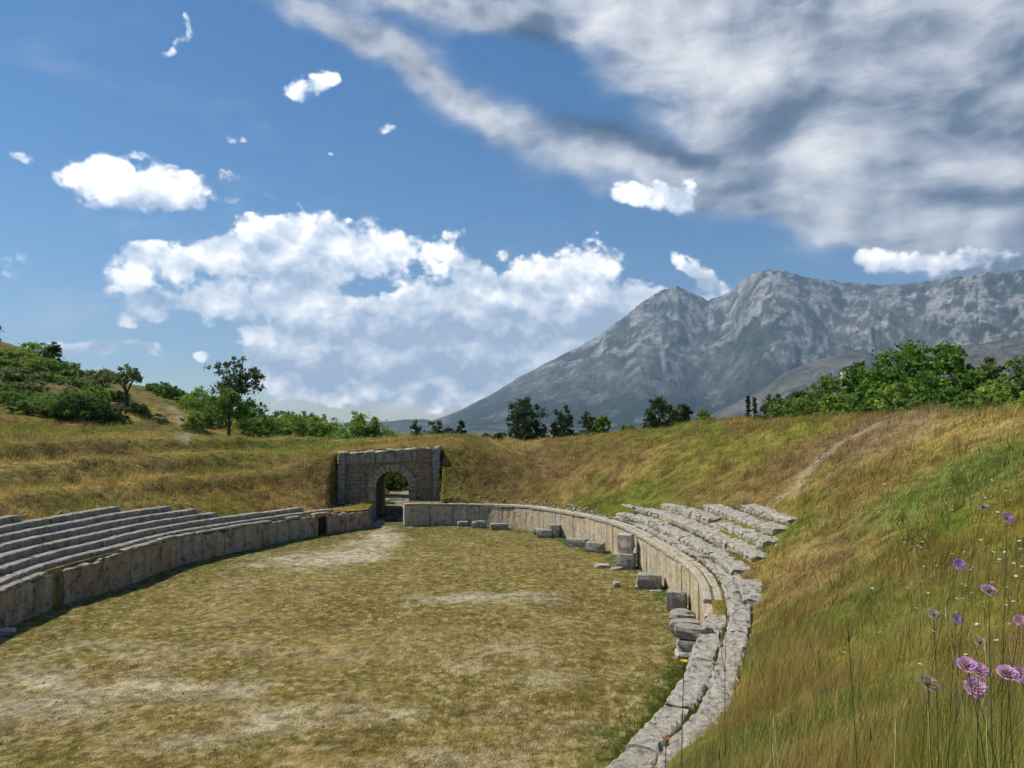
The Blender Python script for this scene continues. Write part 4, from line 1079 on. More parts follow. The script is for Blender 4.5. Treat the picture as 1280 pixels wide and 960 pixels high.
for u, v, Y, r, kind, lab in [
    (1209, 832, 1.75, .0185, 'pink', 'left bloom of the touching pair of large pink scabious flowers'), (1223, 838, 1.78, .0185, 'pink', 'right bloom of the touching pair of large pink scabious flowers'),
    (1219, 860, 1.8, .02, 'pink', 'large flat pink scabious flower below the touching pair'), (1259, 842, 1.8, .0185, 'pink', 'large pink scabious flower at the right edge below'), (1275, 844, 1.85, .016, 'pink', 'pink scabious flower right beside the large one at the right edge'),
    (1236, 739, 2.2, .019, 'pink', 'single pink scabious flower above the large pair'), (1199, 706, 2.6, .017, 'violet', 'violet scabious flower on the upper left of the group'), (1259, 648, 2.5, .016, 'violet', 'highest violet scabious flower on a thin dark stem'),
    (1196, 774, 2.7, .014, 'violet', 'small violet scabious bud flower in the middle of the slope'), (1275, 776, 2.4, .016, 'pink', 'pink flower at the right edge halfway up the slope'), (1229, 634, 2.6, .015, 'dry', 'withered mauve flower left of the highest violet flower'),
    (1225, 803, 2.1, .014, 'dry', 'dry brown seed head right above the large pink pair'), (1160, 855, 1.9, .02, 'dry', 'faded brownish pink scabious head left of the large pair'), (1167, 768, 2.3, .014, 'dry', 'pale faded flower left of the small violet bud')]:
    flower(u, v, Y, r, kind, lab, bx=random.uniform(.02, .16), by=random.uniform(.05, .25))
# small white flowers: one model, many copies
white_px = [(1147, 682), (1153, 677), (1151, 684), (1158, 740), (1160, 741), (1175, 650), (1190, 637), (1177, 665), (1171, 707), (1213, 712), (1216, 709), (1203, 730), (1208, 732), (1215, 741), (1196, 748), (1204, 748), (1226, 675), (1242, 690), (1247, 702), (1249, 699), (1256, 690), (1267, 704), (1258, 734), (1257, 756), (1266, 752), (1268, 751), (1230, 758), (1274, 676), (1276, 686), (1257, 613), (1216, 657), (1205, 690), (1167, 789), (1221, 780), (1233, 785), (1207, 818), (1055, 815), (1050, 686), (1130, 678), (1105, 605), (1125, 640), (1140, 655), (1098, 640), (1247, 640), (1262, 625), (1222, 690), (1236, 714), (1190, 692), (1185, 722), (1230, 640), (1155, 708), (1180, 690), (1270, 720), (1120, 700), (1135, 735), (1110, 668), (1075, 700), (1090, 735), (1020, 690), (1040, 650), (1187, 610), (1210, 600), (1240, 600), (1275, 600), (1275, 640), (1232, 622), (1262, 660), (1277, 708), (1240, 728), (1145, 760), (1180, 735), (1195, 765), (1262, 780), (1100, 790), (1190, 800), (1245, 800), (1150, 830), (1085, 660), (1060, 690)]
wd = None
for q, (u, v) in enumerate(white_px):
    p = hit(u, v, .42 if v > 640 else .32, 2.0)
    if p is None: continue
    gz = ground_z(p[0], p[1])
    if wd is None:
        wd = empty('white_flower', (0, 0, 0)); rr = random.Random(3)
        mb = MB(); stalk(mb, (0, 0, -.45), (0, 0, 0), rr, .0016, .0012, .04); wst = mb.build('stem', M['stem'], wd)
        V, Fc = [], []
        for k in range(9):
            t = 2 * math.pi * k / 9; c0 = Vector((math.cos(t), math.sin(t), .25)); s0 = Vector((-math.sin(t), math.cos(t), 0)); b0 = len(V)
            V += [c0 * .003 - s0 * .002, c0 * .011 - s0 * .004, c0 * .016, c0 * .011 + s0 * .004, c0 * .003 + s0 * .002]; Fc.append(tuple(range(b0, b0 + 5)))
        wh = mesh_obj('flower_head', V, Fc, M['petal'], wd, cols=np.tile((.82, .82, .78), (len(V), 1)))
        root = wd
    else:
        root = wd.copy(); C.objects.link(root)
        for ch in (wst, wh):
            c_ = ch.copy(); C.objects.link(c_); c_.parent = root
    k = 1.5 + random.uniform(-.3, .5) + max(0, (p[1] - 5) * .08)
    root.location = [float(t) for t in p]; root.rotation_euler = (random.uniform(-.1, .5), random.uniform(-.3, .3), random.uniform(0, 6)); root.scale = (k, k, 1)
    tag(root, 'small white daisy like flower on a thin stem in the grass at right', 'flower', 'small white flowers on the right slope')
# taller weeds and dry stalks
def wild(u0, v0, u1, v1, Y, label, mat, twigs=3, bloom=None, name='weed_stalk', r=.0024):
    rr = random.Random(int(u0 + v1)); top = at(u0, v0, Y); d = ray(u1, v1); ft = d * (Y * .97 / d[1]); gx_, gy_ = ft[0], ft[1]; gz = ground_z(gx_, gy_)
    # run the stalk on down to the soil along its own slant
    root = empty(name, (gx_, gy_, gz)); tag(root, label, 'weed')
    b0 = Vector((0, 0, -.02)); t0 = Vector([float(k) for k in top]) - Vector((gx_, gy_, gz))
    mb = MB(); pts = stalk(mb, b0, t0, rr, r, r * .5, .05, 9)
    tips = [pts[-1]]
    for k in range(twigs):
        p0 = pts[rr.randrange(4, 8)]; e = p0 + Vector((rr.uniform(-.08, .08), rr.uniform(-.05, .05), rr.uniform(.05, .13))); mb.tube([p0, p0.lerp(e, .5) + Vector((0, 0, -.01)), e], [r * .6, r * .5, r * .4], 4); tips.append(e)
    mb.build('stem', M[mat], root)
    if bloom:
        V, Fc, K = [], [], []
        for tp in tips:
            for k in range(8):
                t = 2 * math.pi * k / 8; c0 = Vector((math.cos(t), math.sin(t), .5)); s0 = Vector((-math.sin(t), math.cos(t), 0)); b1 = len(V)
                V += [tp + c0 * .002, tp + c0 * .010 - s0 * .004, tp + c0 * .014, tp + c0 * .010 + s0 * .004]; Fc.append((b1, b1 + 1, b1 + 2, b1 + 3)); K += [bloom] * 4
        mesh_obj('flower_head', V, Fc, M['petal'], root, cols=np.array(K))
    else:
        mb = MB()
        for tp in tips: mb.tube([tp - Vector((0, 0, .012)), tp, tp + Vector((0, 0, .03))], [r * .4, r * 1.5, r * .3], 5)
        mb.build('seed_head', M[mat], root)
wild(855, 828, 884, 955, 2.3, 'tall dark weed with yellow flowers in front of the stone ledge', 'stem', 3, (.75, .55, .03))
wild(908, 770, 940, 900, 3.0, 'dark bare stalk leaning over the near bench row', 'stem', 2)
wild(833, 925, 842, 985, 2.3, 'short dark stalk with reddish tips left of the ledge weed', 'stem', 3, (.4, .12, .05))
wild(1061, 800, 1069, 955, 2.3, 'thin dark upright stalk in the middle of the near grass', 'stem', 1)
wild(1183, 770, 1250, 900, 1.9, 'long pale grass stalk slanting behind the pink flowers', 'stem_pale', 0, name='grass_stalk', r=.0022)
wild(1232, 812, 1285, 880, 1.8, 'pale slanting grass stalk right of the pink flower pair', 'stem_pale', 0, name='grass_stalk', r=.0022)
wild(968, 905, 1000, 990, 1.9, 'pale dry grass stalk near the bottom edge', 'stem_pale', 0, name='grass_stalk', r=.0022)
wild(1120, 915, 1128, 990, 1.7, 'pale dry stalk with nodding head at the bottom right', 'stem_pale', 0, name='grass_stalk', r=.0022)
wild(1144, 690, 1152, 740, 3.4, 'dry stalk among the white flowers on the slope', 'stem_pale', 1, name='grass_stalk', r=.0025)

# pebbles and crumbs of stone on the arena floor
pts = []
while len(pts) < 160:
    x, y, _r = scatter(1, 18, 64, .2, (-36, 18)); i, sd_ = locate(x, y)
    if sd_[0] < -.3 and R1.random() < .25 + arena_bare(x, y)[0]: pts.append((float(x[0]), float(y[0]), 0.0))
rubble_field('pebbles', pts, M['rubble'], 'small pale stones lying on the arena turf', (.03, .11))
# ------------------------------------------------------------------ a house in the grove and the ruin above the gate
p = at(1066, 470, 92); gz = ground_z(p[0], p[1]); hz = at(1066, 461, 92)[2] - gz
hs = empty('house', (p[0], p[1], gz), -.25); tag(hs, 'small pale house among the trees on the right', 'house')
mb = MB(); mb.box((0, 0, hz / 2 - .2), (2.2, 3.6, hz + .4), 0, .0, n=(1, 1, 1)); mb.build('wall', M['plaster'], hs)
mb = MB(); mb.add([(-1.3, -2.0, hz), (1.3, -2.0, hz), (1.3, 2.0, hz), (-1.3, 2.0, hz), (0, -2.0, hz + .45), (0, 2.0, hz + .45)], [(0, 4, 5, 3), (1, 2, 5, 4), (0, 1, 4), (2, 3, 5), (0, 3, 2, 1)]); mb.build('roof', M['roof'], hs)
for k in (-.55, .55):
    mb = MB(); mb.box((k, -1.82, hz - 1.0), (.5, .06, .8), n=(1, 1, 1)); mb.build('window', M['glass_dark'], hs)
p = at(527, 545, 84); gz = ground_z(p[0], p[1])
rn = empty('ruined_wall', (p[0], p[1], gz), .15); tag(rn, 'low ruined stone wall stub on the bank above the gate', 'ruin')
mb = MB()
top_ = at(527, 537, 84)[2] - gz
for row_ in range(4):
    for k in range(5):
        if row_ == 3 and k in (1, 2, 4): continue
        mb.box((-1.1 + k * .55 + (row_ % 2) * .12, 0, (row_ + .5) * top_ / 4), (.52, .5, top_ / 4), 0, .03, ch=.1)
mb.build('stone_courses', M['rubble'], rn)

# ------------------------------------------------------------------ mountains
NA, NR = 620, 230
U = np.linspace(440, 1620, NA); R_ = np.linspace(3300, 13500, NR)
AZ = np.arctan2((U - 640) / F, CP); A2, RR_ = np.meshgrid(AZ, R_, indexing='ij')
rid_u = [440, 490, 505, 540, 570, 600, 640, 680, 715, 740, 765, 790, 802, 815, 828, 845, 858, 868, 880, 886, 892, 905, 915, 930, 945, 955, 966, 976, 986, 1000, 1015, 1030, 1050, 1075, 1100, 1125, 1150, 1175, 1200, 1240, 1280, 1400, 1620]
rid_v = [528, 525, 524, 526, 516, 501, 477, 454, 437, 424, 406, 388, 378, 368, 361, 357, 359, 363, 372, 375, 372, 368, 361, 347, 340, 336, 334, 336, 338, 343, 345, 346, 349, 352, 354, 353, 351, 347, 344, 339, 334, 330, 345]
RV = np.interp(U, rid_u, rid_v) + (fbm(U * .06, U * 0, 3, 301) - .5) * 4.0
R0 = 9000 + 900 * (fbm(U * .008, U * 0 + 3, 2, 305) - .5)
def elev(u, v): d = np.array([ray(a, b) for a, b in zip(u, v)]); return d[:, 2] / np.hypot(d[:, 0], d[:, 1])
HR = H + elev(U, RV) * R0
fh_u = [700, 850, 885, 905, 930, 955, 980, 1000, 1020, 1040, 1070, 1110, 1160, 1220, 1280, 1420, 1620]
fh_v = [548, 540, 519, 510, 498, 483, 468, 459, 451, 446, 442, 441, 438, 430, 424, 430, 440]
RF = 5200.0
HF = H + elev(U, np.interp(U, fh_u, fh_v) + (fbm(U * .05, U * 0 + 9, 3, 311) - .5) * 5) * RF
BASE = -96.0
t = np.clip((RR_ - 4700) / (R0[:, None] - 4700), 0, None)
f = np.where(t < 1, .25 * t + .75 * t ** 1.75, np.clip(1 - (t - 1) * 1.1, 0, 1))
env = np.where(t < 1, 4 * t * (1 - t), np.clip((t - 1) * 3, 0, 1))
UU = np.repeat(U[:, None], NR, 1)
warp = (fbm(UU * .012, RR_ / 900, 3, 321) - .5) * 60
gul = ridged((UU + warp) / 46.0, RR_ / 5200, 4, 331)
gul2 = ridged((UU + warp * 1.5) / 17.0, RR_ / 600, 4, 341, .6)
amp = np.clip((HR[:, None] + 60) / 1600, 0, 1)
MZ = BASE + (HR[:, None] - BASE) * f
for (us, ub, w_, a_) in ((845, 775, 26, 190), (966, 925, 30, 230), (1010, 1015, 22, 120), (1110, 1065, 34, 150), (1215, 1235, 40, 150), (700, 640, 30, 80)):
    cu_ = us + (ub - us) * (1 - t); MZ = MZ + a_ * np.exp(-((UU - cu_) / (w_ * (1.6 - .6 * t))) ** 2) * env * np.clip(t, 0, 1) * (t < 1)
iso = fbm(np.sin(A2) * RR_ / 420, np.cos(A2) * RR_ / 420, 5, 345, .6)
MZ = MZ - amp * env * (120 * (1 - gul) + 60 * (1 - gul2) + 300 * (iso - .25)) * np.clip(t * 2, 0, 1)
MZ = MZ - amp * 26 * (1 - gul2) * (t < 1.05)
bump_ = np.where(RR_ < RF, sstep(RF - 1500, RF, RR_), sstep(RF + 1500, RF, RR_))
FZ = BASE + (HF[:, None] - BASE) * bump_ * 1.0 - 40 * (1 - ridged(UU / 30, RR_ / 800, 3, 351)) * bump_ * (1 - bump_) * 4
foot = (FZ > MZ) & (HF[:, None] > -60)
MZ = np.maximum(np.maximum(MZ, FZ), BASE - 2)
rockn = fbm(UU / 15, RR_ / 190, 6, 361, .68); scr = fbm((UU + warp) / 30, RR_ / 420, 5, 371)
hgt = np.clip((MZ + 96) / 1700, 0, 1)
ROCK = np.array((.31, .305, .30)); SCRUB = np.array((.05, .066, .045)); TAN = np.array((.115, .115, .095)); WOOD = np.array((.022, .036, .02)); MAUVE = np.array((.15, .14, .125))
mc = lerp(SCRUB, TAN, sstep(.4, .6, scr)[..., None])
mc = lerp(mc, ROCK, (sstep(.56 - .12 * hgt, .66 - .1 * hgt, rockn + .16 * (gul2 - .5)) * (.25 + .75 * sstep(.2, .6, hgt)))[..., None])
wd_ = sstep(.44, .50, fbm(UU / 45, RR_ / 420, 5, 381)) * sstep(.36, .12, hgt)
mc = lerp(mc, WOOD, (wd_ * .95)[..., None])
mc = np.where(foot[..., None], lerp(MAUVE, np.array((.10, .10, .065)), (sstep(.55, .66, fbm(UU / 18, RR_ / 160, 4, 391)) * .8)[..., None]), mc)
idx = np.arange(NA)[:, None] * NR + np.arange(NR)[None, :]
fm = np.stack([idx[:-1, :-1], idx[1:, :-1], idx[1:, 1:], idx[:-1, 1:]], -1).reshape(-1, 4)
m, nt, out = new_mat('mountain_rock'); g = NT(nt)
a_ = g.n('ShaderNodeAttribute', attribute_name='Col').outputs['Color']; pos = g.n('ShaderNodeNewGeometry').outputs['Position']
n1 = g.noise(pos, .006, 8, .72); n2 = g.noise(pos, .016, 5, .75)
c_ = g.mix(g.ramp(n1, [(.44, .9), (.52, 0)]), a_, g.mix(1.0, a_, (.38, .42, .36), 'MULTIPLY'))
c_ = g.mix(g.ramp(n2, [(.54, 0), (.62, .9)]), c_, g.mix(1.0, c_, (1.8, 1.75, 1.7), 'MULTIPLY'))
g.l(g.principled(c_, .95, g.bump(g.math('ADD', n1, g.math('MULTIPLY', n2, .4)), 1.0, 60), .05), out.inputs[0])
mo = mesh_obj('mountain', np.stack([np.sin(A2) * RR_, np.cos(A2) * RR_, MZ], -1).reshape(-1, 3), fm, m, cols=mc.reshape(-1, 3), smooth=True)
tag(mo, kind='structure')

# ------------------------------------------------------------------ the air
HAZE = 6e-5
m, nt, out = new_mat('air'); pvn = nt.nodes.new('ShaderNodeVolumePrincipled')
pvn.inputs['Color'].default_value = (.52, .75, 1.0, 1); pvn.inputs['Density'].default_value = HAZE; pvn.inputs['Anisotropy'].default_value = .2
nt.links.new(pvn.outputs[0], out.inputs['Volume'])
mb = MB(); x0, x1, y0, y1, z0, z1 = -16000, 20000, -6000, 16000, -140, 2100
mb.add([(x0, y0, z0), (x1, y0, z0), (x1, y1, z0), (x0, y1, z0), (x0, y0, z1), (x1, y0, z1), (x1, y1, z1), (x0, y1, z1)], [(0, 3, 2, 1), (4, 5, 6, 7), (0, 1, 5, 4), (1, 2, 6, 5), (2, 3, 7, 6), (3, 0, 4, 7)])
tag(mb.build('haze', m), kind='stuff')
# ------------------------------------------------------------------ camera
cam = bpy.data.cameras.new('camera'); co = bpy.data.objects.new('camera', cam); C.objects.link(co)
co.location = (0, 0, H); co.rotation_euler = (math.pi / 2 + PITCH, 0, 0)
cam.sensor_fit = 'HORIZONTAL'; cam.sensor_width = 36; cam.lens = 36 * F / 1280
cam.clip_start = .05; cam.clip_end = 80000
scene.camera = co

# ------------------------------------------------------------------ sun and sky
SUN_AZ, SUN_EL = math.radians(-76), math.radians(54)
sd = Vector((math.sin(SUN_AZ) * math.cos(SUN_EL), math.cos(SUN_AZ) * math.cos(SUN_EL), math.sin(SUN_EL)))
sl = bpy.data.lights.new('sun', 'SUN'); so = bpy.data.objects.new('sun', sl); C.objects.link(so)
sl.energy = 3.3; sl.angle = math.radians(.5); sl.color = (1.0, .93, .82)
so.location = (0, 0, 60); so.rotation_euler = sd.to_track_quat('Z', 'Y').to_euler()

world = bpy.data.worlds.new('World'); scene.world = world; world.use_nodes = True
nt = world.node_tree; nt.nodes.clear(); g = NT(nt)
wo = g.n('ShaderNodeOutputWorld')
sky = g.n('ShaderNodeTexSky', sky_type='NISHITA'); sky.sun_disc = False
sky.sun_elevation = SUN_EL; sky.sun_rotation = SUN_AZ; sky.air_density = 1.0; sky.dust_density = .1; sky.ozone_density = 3.0; sky.altitude = 900
dirv = g.n('ShaderNodeTexCoord').outputs['Generated']
sx = g.n('ShaderNodeSeparateXYZ'); g.l(dirv, sx.inputs[0])
azn = g.math('ARCTAN2', sx.outputs[0], sx.outputs[1]); eln = g.math('ARCSINE', sx.outputs[2])
cv = g.n('ShaderNodeCombineXYZ'); g.l(azn, cv.inputs[0]); g.l(eln, cv.inputs[1]); AE = cv.outputs[0]
def azel(u, v):
    d = ray(u, v); d = d / np.linalg.norm(d); return math.atan2(d[0], d[1]), math.asin(d[2])
def warped(scale, amt, detail=4, seed=0.0):
    """direction coordinates pushed about by noise, for ragged outlines"""
    nd = g.n('ShaderNodeTexNoise'); mp = g.n('ShaderNodeMapping'); g.l(AE, mp.inputs[0]); mp.inputs['Location'].default_value = (seed, seed * 1.7, 0)
    g.l(mp.outputs[0], nd.inputs['Vector']); nd.inputs['Scale'].default_value = scale; nd.inputs['Detail'].default_value = detail; nd.inputs['Roughness'].default_value = .62
    a = g.n('ShaderNodeVectorMath', operation='SUBTRACT'); g.l(nd.outputs['Color'], a.inputs[0]); a.inputs[1].default_value = (.5, .5, .5)
    b = g.n('ShaderNodeVectorMath', operation='SCALE'); g.l(a.outputs[0], b.inputs[0]); b.inputs['Scale'].default_value = amt
    c = g.n('ShaderNodeVectorMath', operation='ADD'); g.l(AE, c.inputs[0]); g.l(b.outputs[0], c.inputs[1]); return c.outputs[0]
def field(blobs, vec, with_height=False):
    acc = None; hacc = None
    for bl in blobs:
        cx, cy, rx2, ry2, w = bl[:5]; rot = bl[5] if len(bl) > 5 else 0
        az0, el0 = azel(cx, cy)
        cr_, sr_ = math.cos(math.radians(rot)), math.sin(math.radians(rot))
        a1 = azel(cx + rx2 * cr_, cy + rx2 * sr_); a2 = azel(cx - ry2 * sr_, cy - 0 + ry2 * cr_)
        ra = math.hypot(a1[0] - az0, a1[1] - el0); rb = math.hypot(a2[0] - az0, a2[1] - el0)
        th = math.atan2(a1[1] - el0, a1[0] - az0)
        df = g.n('ShaderNodeVectorMath', operation='SUBTRACT'); g.l(vec, df.inputs[0]); df.inputs[1].default_value = (az0, el0, 0)
        def dot(c3):
            q = g.n('ShaderNodeVectorMath', operation='DOT_PRODUCT'); g.l(df.outputs[0], q.inputs[0]); q.inputs[1].default_value = c3; return q.outputs['Value']
        xa = dot((math.cos(th) / ra, math.sin(th) / ra, 0)); yb = dot((-math.sin(th) / rb, math.cos(th) / rb, 0))
        e = g.math('POWER', .3679, g.math('MULTIPLY_ADD', xa, xa, g.math('MULTIPLY', yb, yb)))
        acc = g.math('MULTIPLY', e, w) if acc is None else g.math('MULTIPLY_ADD', e, w, acc)
        if with_height:
            hh = g.math('MULTIPLY', e, g.math('MULTIPLY_ADD', xa, -.3, yb))
            hacc = g.math('MULTIPLY', hh, w) if hacc is None else g.math('MULTIPLY_ADD', hh, w, hacc)
    return acc, hacc
CUM = [(200, 236, 84, 34, 1.15), (150, 245, 46, 26, .5), (112, 212, 24, 9, .6), (298, 214, 18, 10, .55), (175, 190, 24, 6, .5), (14, 190, 26, 11, .75), (372, 112, 22, 14, .75), (410, 95, 24, 14, .7), (236, 30, 7, 22, .7, 5), (224, 56, 12, 9, .45, -30), (213, 69, 12, 7, .7), (487, 160, 17, 11, .7),
       (405, 190, 30, 7, .45, 10), (440, 205, 16, 7, .4), (285, 170, 36, 5, .55), (345, 190, 14, 12, .4, 45),
       (350, 287, 70, 30, 1.0), (295, 315, 50, 26, .7), (430, 312, 70, 30, .9), (490, 325, 40, 24, .6), (178, 312, 30, 20, .95), (232, 325, 30, 18, .7), (350, 340, 100, 24, .75), (160, 368, 40, 30, .8), (150, 402, 22, 12, .4), (225, 368, 46, 22, .6), (315, 380, 80, 26, .8),
       (400, 380, 90, 26, .8), (490, 395, 80, 30, .9), (360, 425, 90, 22, .8), (565, 322, 40, 28, .85), (610, 350, 45, 24, .7), (540, 368, 50, 22, .7), (735, 332, 46, 42, 1.05), (680, 352, 56, 32, .95), (640, 390, 90, 34, .9), (760, 385, 70, 30, .9), (580, 405, 80, 26, .8), (690, 420, 110, 30, .8), (845, 372, 60, 16, .8), (890, 352, 34, 10, .7, 20), (850, 318, 26, 11, .7, 25), (875, 336, 26, 11, .7, 25),
       (480, 445, 120, 22, .8), (400, 455, 60, 16, .6), (420, 487, 62, 12, .8), (590, 455, 120, 20, .8), (530, 490, 160, 22, .8), (420, 470, 120, 24, .6), (640, 475, 80, 20, .6), (560, 430, 120, 24, .5),
       (138, 432, 66, 11, .9), (250, 438, 9, 5, .65), (835, 243, 42, 26, .95), (790, 240, 30, 10, .6), (634, 316, 18, 8, .6), (702, 278, 8, 5, .5), (1100, 336, 40, 16, .95), (1078, 326, 14, 12, .55), (1165, 332, 50, 16, .8), (1215, 318, 50, 16, .6), (-80, 330, 90, 40, .8), (720, 425, 80, 24, .7), (650, 458, 110, 20, .75), (790, 395, 50, 18, .6), (350, 455, 80, 14, .5), (20, 196, 24, 8, .4), (90, 432, 40, 8, .4), (400, 100, 36, 16, .3), (840, 240, 50, 20, .3), (460, 366, 34, 11, -.75), (520, 332, 16, 14, -.5), (240, 418, 46, 14, -.6), (632, 328, 18, 10, -.4), (420, 450, 60, 8, -.4), (330, 402, 40, 8, -.35), (560, 440, 50, 7, -.3), (250, 345, 30, 8, -.3), (655, 312, 16, 14, -.3), (200, 286, 90, 9, -.55), (310, 258, 36, 12, -.5), (250, 275, 60, 9, -.4)]
STR = [(900, 20, 270, 110, 1.0, 10), (1100, 120, 260, 120, 1.1), (1280, 220, 160, 110, 1.0), (770, 185, 130, 24, .7, 20), (690, 190, 90, 22, .6, 30), (920, 240, 140, 24, .6, 12), (1050, 262, 120, 24, .8, 8), (1200, 290, 140, 30, .9, 0), (1120, 285, 120, 20, .6, 5), (1280, 320, 90, 30, .6), (420, 25, 110, 20, .7, 22), (500, 75, 70, 18, .6, 35), (560, 120, 80, 18, .65, 32), (620, 170, 60, 16, .45, 40), (520, 10, 120, 22, .6, 12), (640, 20, 90, 30, .5, 12), (1000, 200, 140, 50, .9),
       (1060, 290, 50, 8, .4, -8), (1240, 330, 80, 12, .5), (690, 95, 60, 60, -.35, 20), (610, 60, 40, 22, -.4, 10), (480, 465, 220, 30, .2), (540, 505, 260, 22, .4), (800, -200, 700, 160, .6), (1600, 150, 260, 160, 1.0), (240, 140, 160, 26, .12, 15), (60, 95, 70, 16, .2, 10), (150, 400, 200, 40, .12)]
W1 = warped(8, .045, 4); W2 = warped(42, .018, 5, 3.1)
mixw = g.n('ShaderNodeVectorMath', operation='ADD'); g.l(W1, mixw.inputs[0]); g.l(W2, mixw.inputs[1])
mw = g.n('ShaderNodeVectorMath', operation='SUBTRACT'); g.l(mixw.outputs[0], mw.inputs[0]); g.l(AE, mw.inputs[1])
cf, ch_ = field(CUM, mw.outputs[0], True)
def shifted(vec, dx, dy):
    nd = g.n('ShaderNodeMapping'); g.l(vec, nd.inputs[0]); nd.inputs['Location'].default_value = (dx, dy, 0); return nd.outputs[0]
def puff(vec):
    v2 = g.scaled(vec, (1, 1.35, 1))
    return g.math('MULTIPLY_ADD', g.noise(v2, 8.5, 3, .5, .1), .36, g.math('MULTIPLY', g.noise(v2, 23, 9, .63, .1), .64))
def billow(vec, sc):                   # rounded cauliflower lumps: inverted cell distance, two sizes
    v2 = g.scaled(vec, (1, 1.25, 1))
    a = g.n('ShaderNodeTexVoronoi', feature='SMOOTH_F1'); g.l(v2, a.inputs['Vector']); a.inputs['Scale'].default_value = sc; a.inputs['Detail'].default_value = 2.0; a.inputs['Roughness'].default_value = .55; a.inputs['Lacunarity'].default_value = 2.3; a.inputs['Smoothness'].default_value = .35
    return a.outputs['Distance']
VB = warped(26, .02, 4, 5.5)
b1 = billow(VB, 17); b2 = billow(shifted(VB, .008, -.022), 17)
pn = puff(AE); pn2 = puff(shifted(AE, .012, -.024))
wn = g.noise(AE, 85, 5, .65, .3)
dens = g.math('ADD', cf, g.math('MULTIPLY', g.math('SUBTRACT', pn, .5), 1.5))
dens = g.math('SUBTRACT', dens, g.math('MULTIPLY', g.math('SUBTRACT', b1, .42), .8))
dens = g.math('ADD', dens, g.math('MULTIPLY', g.math('SUBTRACT', wn, .5), .55))
hn = g.math('DIVIDE', ch_, g.math('MAXIMUM', cf, .3))
dens = g.math('MULTIPLY_ADD', hn, 1e-6, dens)      # ties both sums together so they are worked out in one go
cmask = g.maprange(dens, -.06, .36, 0, 1, True)
cmask = g.math('MULTIPLY', cmask, g.maprange(cf, .10, .24, 0, 1, True))
# sunlit upper left sides, grey bases
hn = g.math('DIVIDE', ch_, g.math('MAXIMUM', cf, .3))
lit = g.math('ADD', g.math('MULTIPLY', g.math('SUBTRACT', pn, pn2), 3.2), g.math('MULTIPLY', hn, .34))
lit = g.math('ADD', lit, g.math('MULTIPLY', g.math('SUBTRACT', b2, b1), 1.35))
lit = g.math('ADD', lit, g.math('MULTIPLY', g.math('SUBTRACT', wn, .5), .35))
lit = g.math('SUBTRACT', lit, g.math('MULTIPLY', g.math('MAXIMUM', g.math('SUBTRACT', dens, .6), 0), .35))
low = g.maprange(eln, .16, .02, 0, .12)
CSH, _ = field([(360, 345, 100, 13, .8), (300, 305, 50, 9, .4), (440, 418, 110, 13, .7), (610, 425, 120, 16, .8), (520, 372, 40, 10, .4), (200, 258, 80, 10, .6), (600, 345, 30, 10, .4), (560, 470, 160, 14, .6), (400, 470, 100, 12, .4), (740, 400, 70, 14, .4), (190, 335, 30, 10, .5),
                (720, 315, 60, 30, -.55), (330, 278, 80, 12, -.5), (165, 350, 40, 14, -.4), (450, 385, 70, 10, -.4), (640, 385, 60, 12, -.35), (190, 212, 70, 10, -.3), (180, 302, 30, 10, -.4), (560, 310, 30, 14, -.35)], VB)
lit = g.math('SUBTRACT', lit, g.math('MULTIPLY', CSH, .75))
lit = g.maprange(g.math('SUBTRACT', lit, low), -.85, .66, 0, 1)
ccol = g.ramp(lit, [(0, (.27, .34, .45)), (.35, (.45, .51, .60)), (.62, (.62, .65, .70)), (.82, (.80, .80, .80)), (1, (.97, .955, .92))])
# high sheets
WS = warped(4.5, .085, 4, 7.7)
sf, _ = field(STR, WS)
rotm = g.n('ShaderNodeMapping'); g.l(WS, rotm.inputs[0]); rotm.inputs['Rotation'].default_value = (0, 0, math.radians(30)); rotm.inputs['Scale'].default_value = (2.4, 8.0, 1)
sn = g.noise(rotm.outputs[0], 1.5, 7, .6, 0); sn2 = g.noise(AE, 6.5, 5, .5, .2); sn3 = g.noise(shifted(AE, .02, -.035), 6.5, 5, .5, .2)
sdn = g.math('ADD', sf, g.math('MULTIPLY', g.math('SUBTRACT', sn, .5), .65))
sdn = g.math('ADD', sdn, g.math('MULTIPLY', g.math('SUBTRACT', sn2, .5), .4))
wsp = g.noise(shifted(rotm.outputs[0], 3.3, 1.1), 4.5, 7, .62, .1)
sdn = g.math('ADD', sdn, g.math('MULTIPLY', g.math('SUBTRACT', wsp, .5), .45))
smask = g.maprange(sdn, .0, .85, 0, .97, True)
sl_ = g.math('ADD', g.math('MULTIPLY', g.math('SUBTRACT', sn2, sn3), 2.0), g.math('MULTIPLY', g.math('SUBTRACT', sn, .5), 1.25))
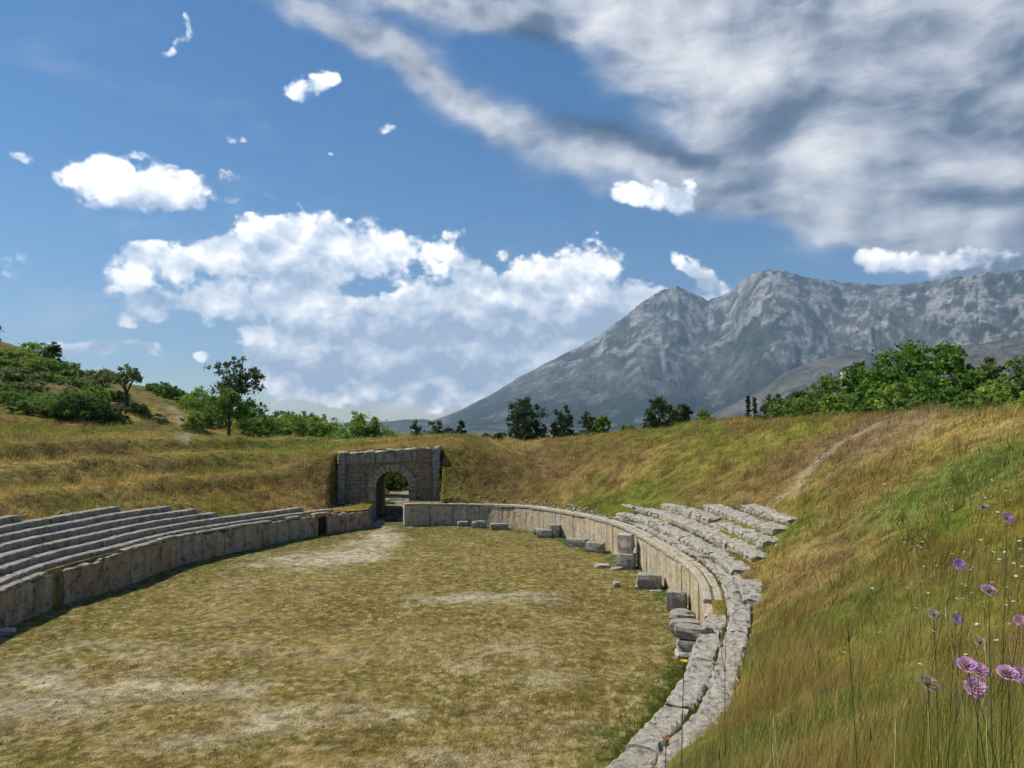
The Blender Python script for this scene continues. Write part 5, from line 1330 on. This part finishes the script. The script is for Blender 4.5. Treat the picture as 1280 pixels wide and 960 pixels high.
DK, _ = field([(1210, 150, 110, 36, .5, -15), (1240, 240, 100, 16, .7), (1270, 50, 120, 50, .35), (960, 155, 40, 30, .25), (1190, 325, 60, 12, .6), (860, 100, 100, 40, -.35), (760, 40, 90, 70, -.3), (1120, 280, 140, 20, -.45), (1010, 190, 40, 30, -.25), (1270, 130, 50, 22, -.5, -20), (690, 100, 36, 70, 1.25, -15), (760, 160, 80, 22, 1.0, 20), (850, 185, 60, 14, .9, 10), (640, 50, 40, 24, .7), (480, 490, 300, 30, -.25)], WS)
sl_ = g.math('SUBTRACT', sl_, g.math('MULTIPLY', DK, .7))
sl_ = g.math('ADD', sl_, g.math('MULTIPLY', g.math('SUBTRACT', wsp, .5), .7))
scol = g.ramp(g.maprange(sl_, -.75, .5), [(0, (.022, .06, .125)), (.3, (.13, .18, .27)), (.5, (.36, .40, .49)), (.68, (.60, .63, .70)), (1, (1.0, 1.0, 1.0))])
# a thin veil low over the horizon
bg0 = g.n('ShaderNodeBackground'); bg0.inputs[1].default_value = .056
hs = g.n('ShaderNodeHueSaturation'); g.l(sky.outputs[0], hs.inputs['Color']); hs.inputs['Saturation'].default_value = 1.35; g.l(hs.outputs[0], bg0.inputs[0])
bg1 = g.n('ShaderNodeBackground'); g.l(scol, bg1.inputs[0]); bg1.inputs[1].default_value = .56
bg2 = g.n('ShaderNodeBackground'); g.l(ccol, bg2.inputs[0]); bg2.inputs[1].default_value = .98
m1 = g.n('ShaderNodeMixShader'); g.l(smask, m1.inputs[0]); g.l(bg0.outputs[0], m1.inputs[1]); g.l(bg1.outputs[0], m1.inputs[2])
m2 = g.n('ShaderNodeMixShader'); g.l(cmask, m2.inputs[0]); g.l(m1.outputs[0], m2.inputs[1]); g.l(bg2.outputs[0], m2.inputs[2])
g.l(m2.outputs[0], wo.inputs[0])
world.cycles.sampling_method = 'MANUAL'; world.cycles.sample_map_resolution = 512

# ------------------------------------------------------------------ render look
scene.render.engine = 'CYCLES'
vs = scene.view_settings; vs.view_transform = 'Standard'; vs.look = 'None'; vs.exposure = 0.85; vs.gamma = 1.0
cy = scene.cycles
try: cy.use_denoising = True; cy.denoiser = 'OPENIMAGEDENOISE'
except Exception: pass
cy.use_adaptive_sampling = True; cy.adaptive_threshold = .05; cy.adaptive_min_samples = 24
cy.max_bounces = 4; cy.diffuse_bounces = 2; cy.transmission_bounces = 3; cy.transparent_max_bounces = 4; cy.volume_bounces = 0
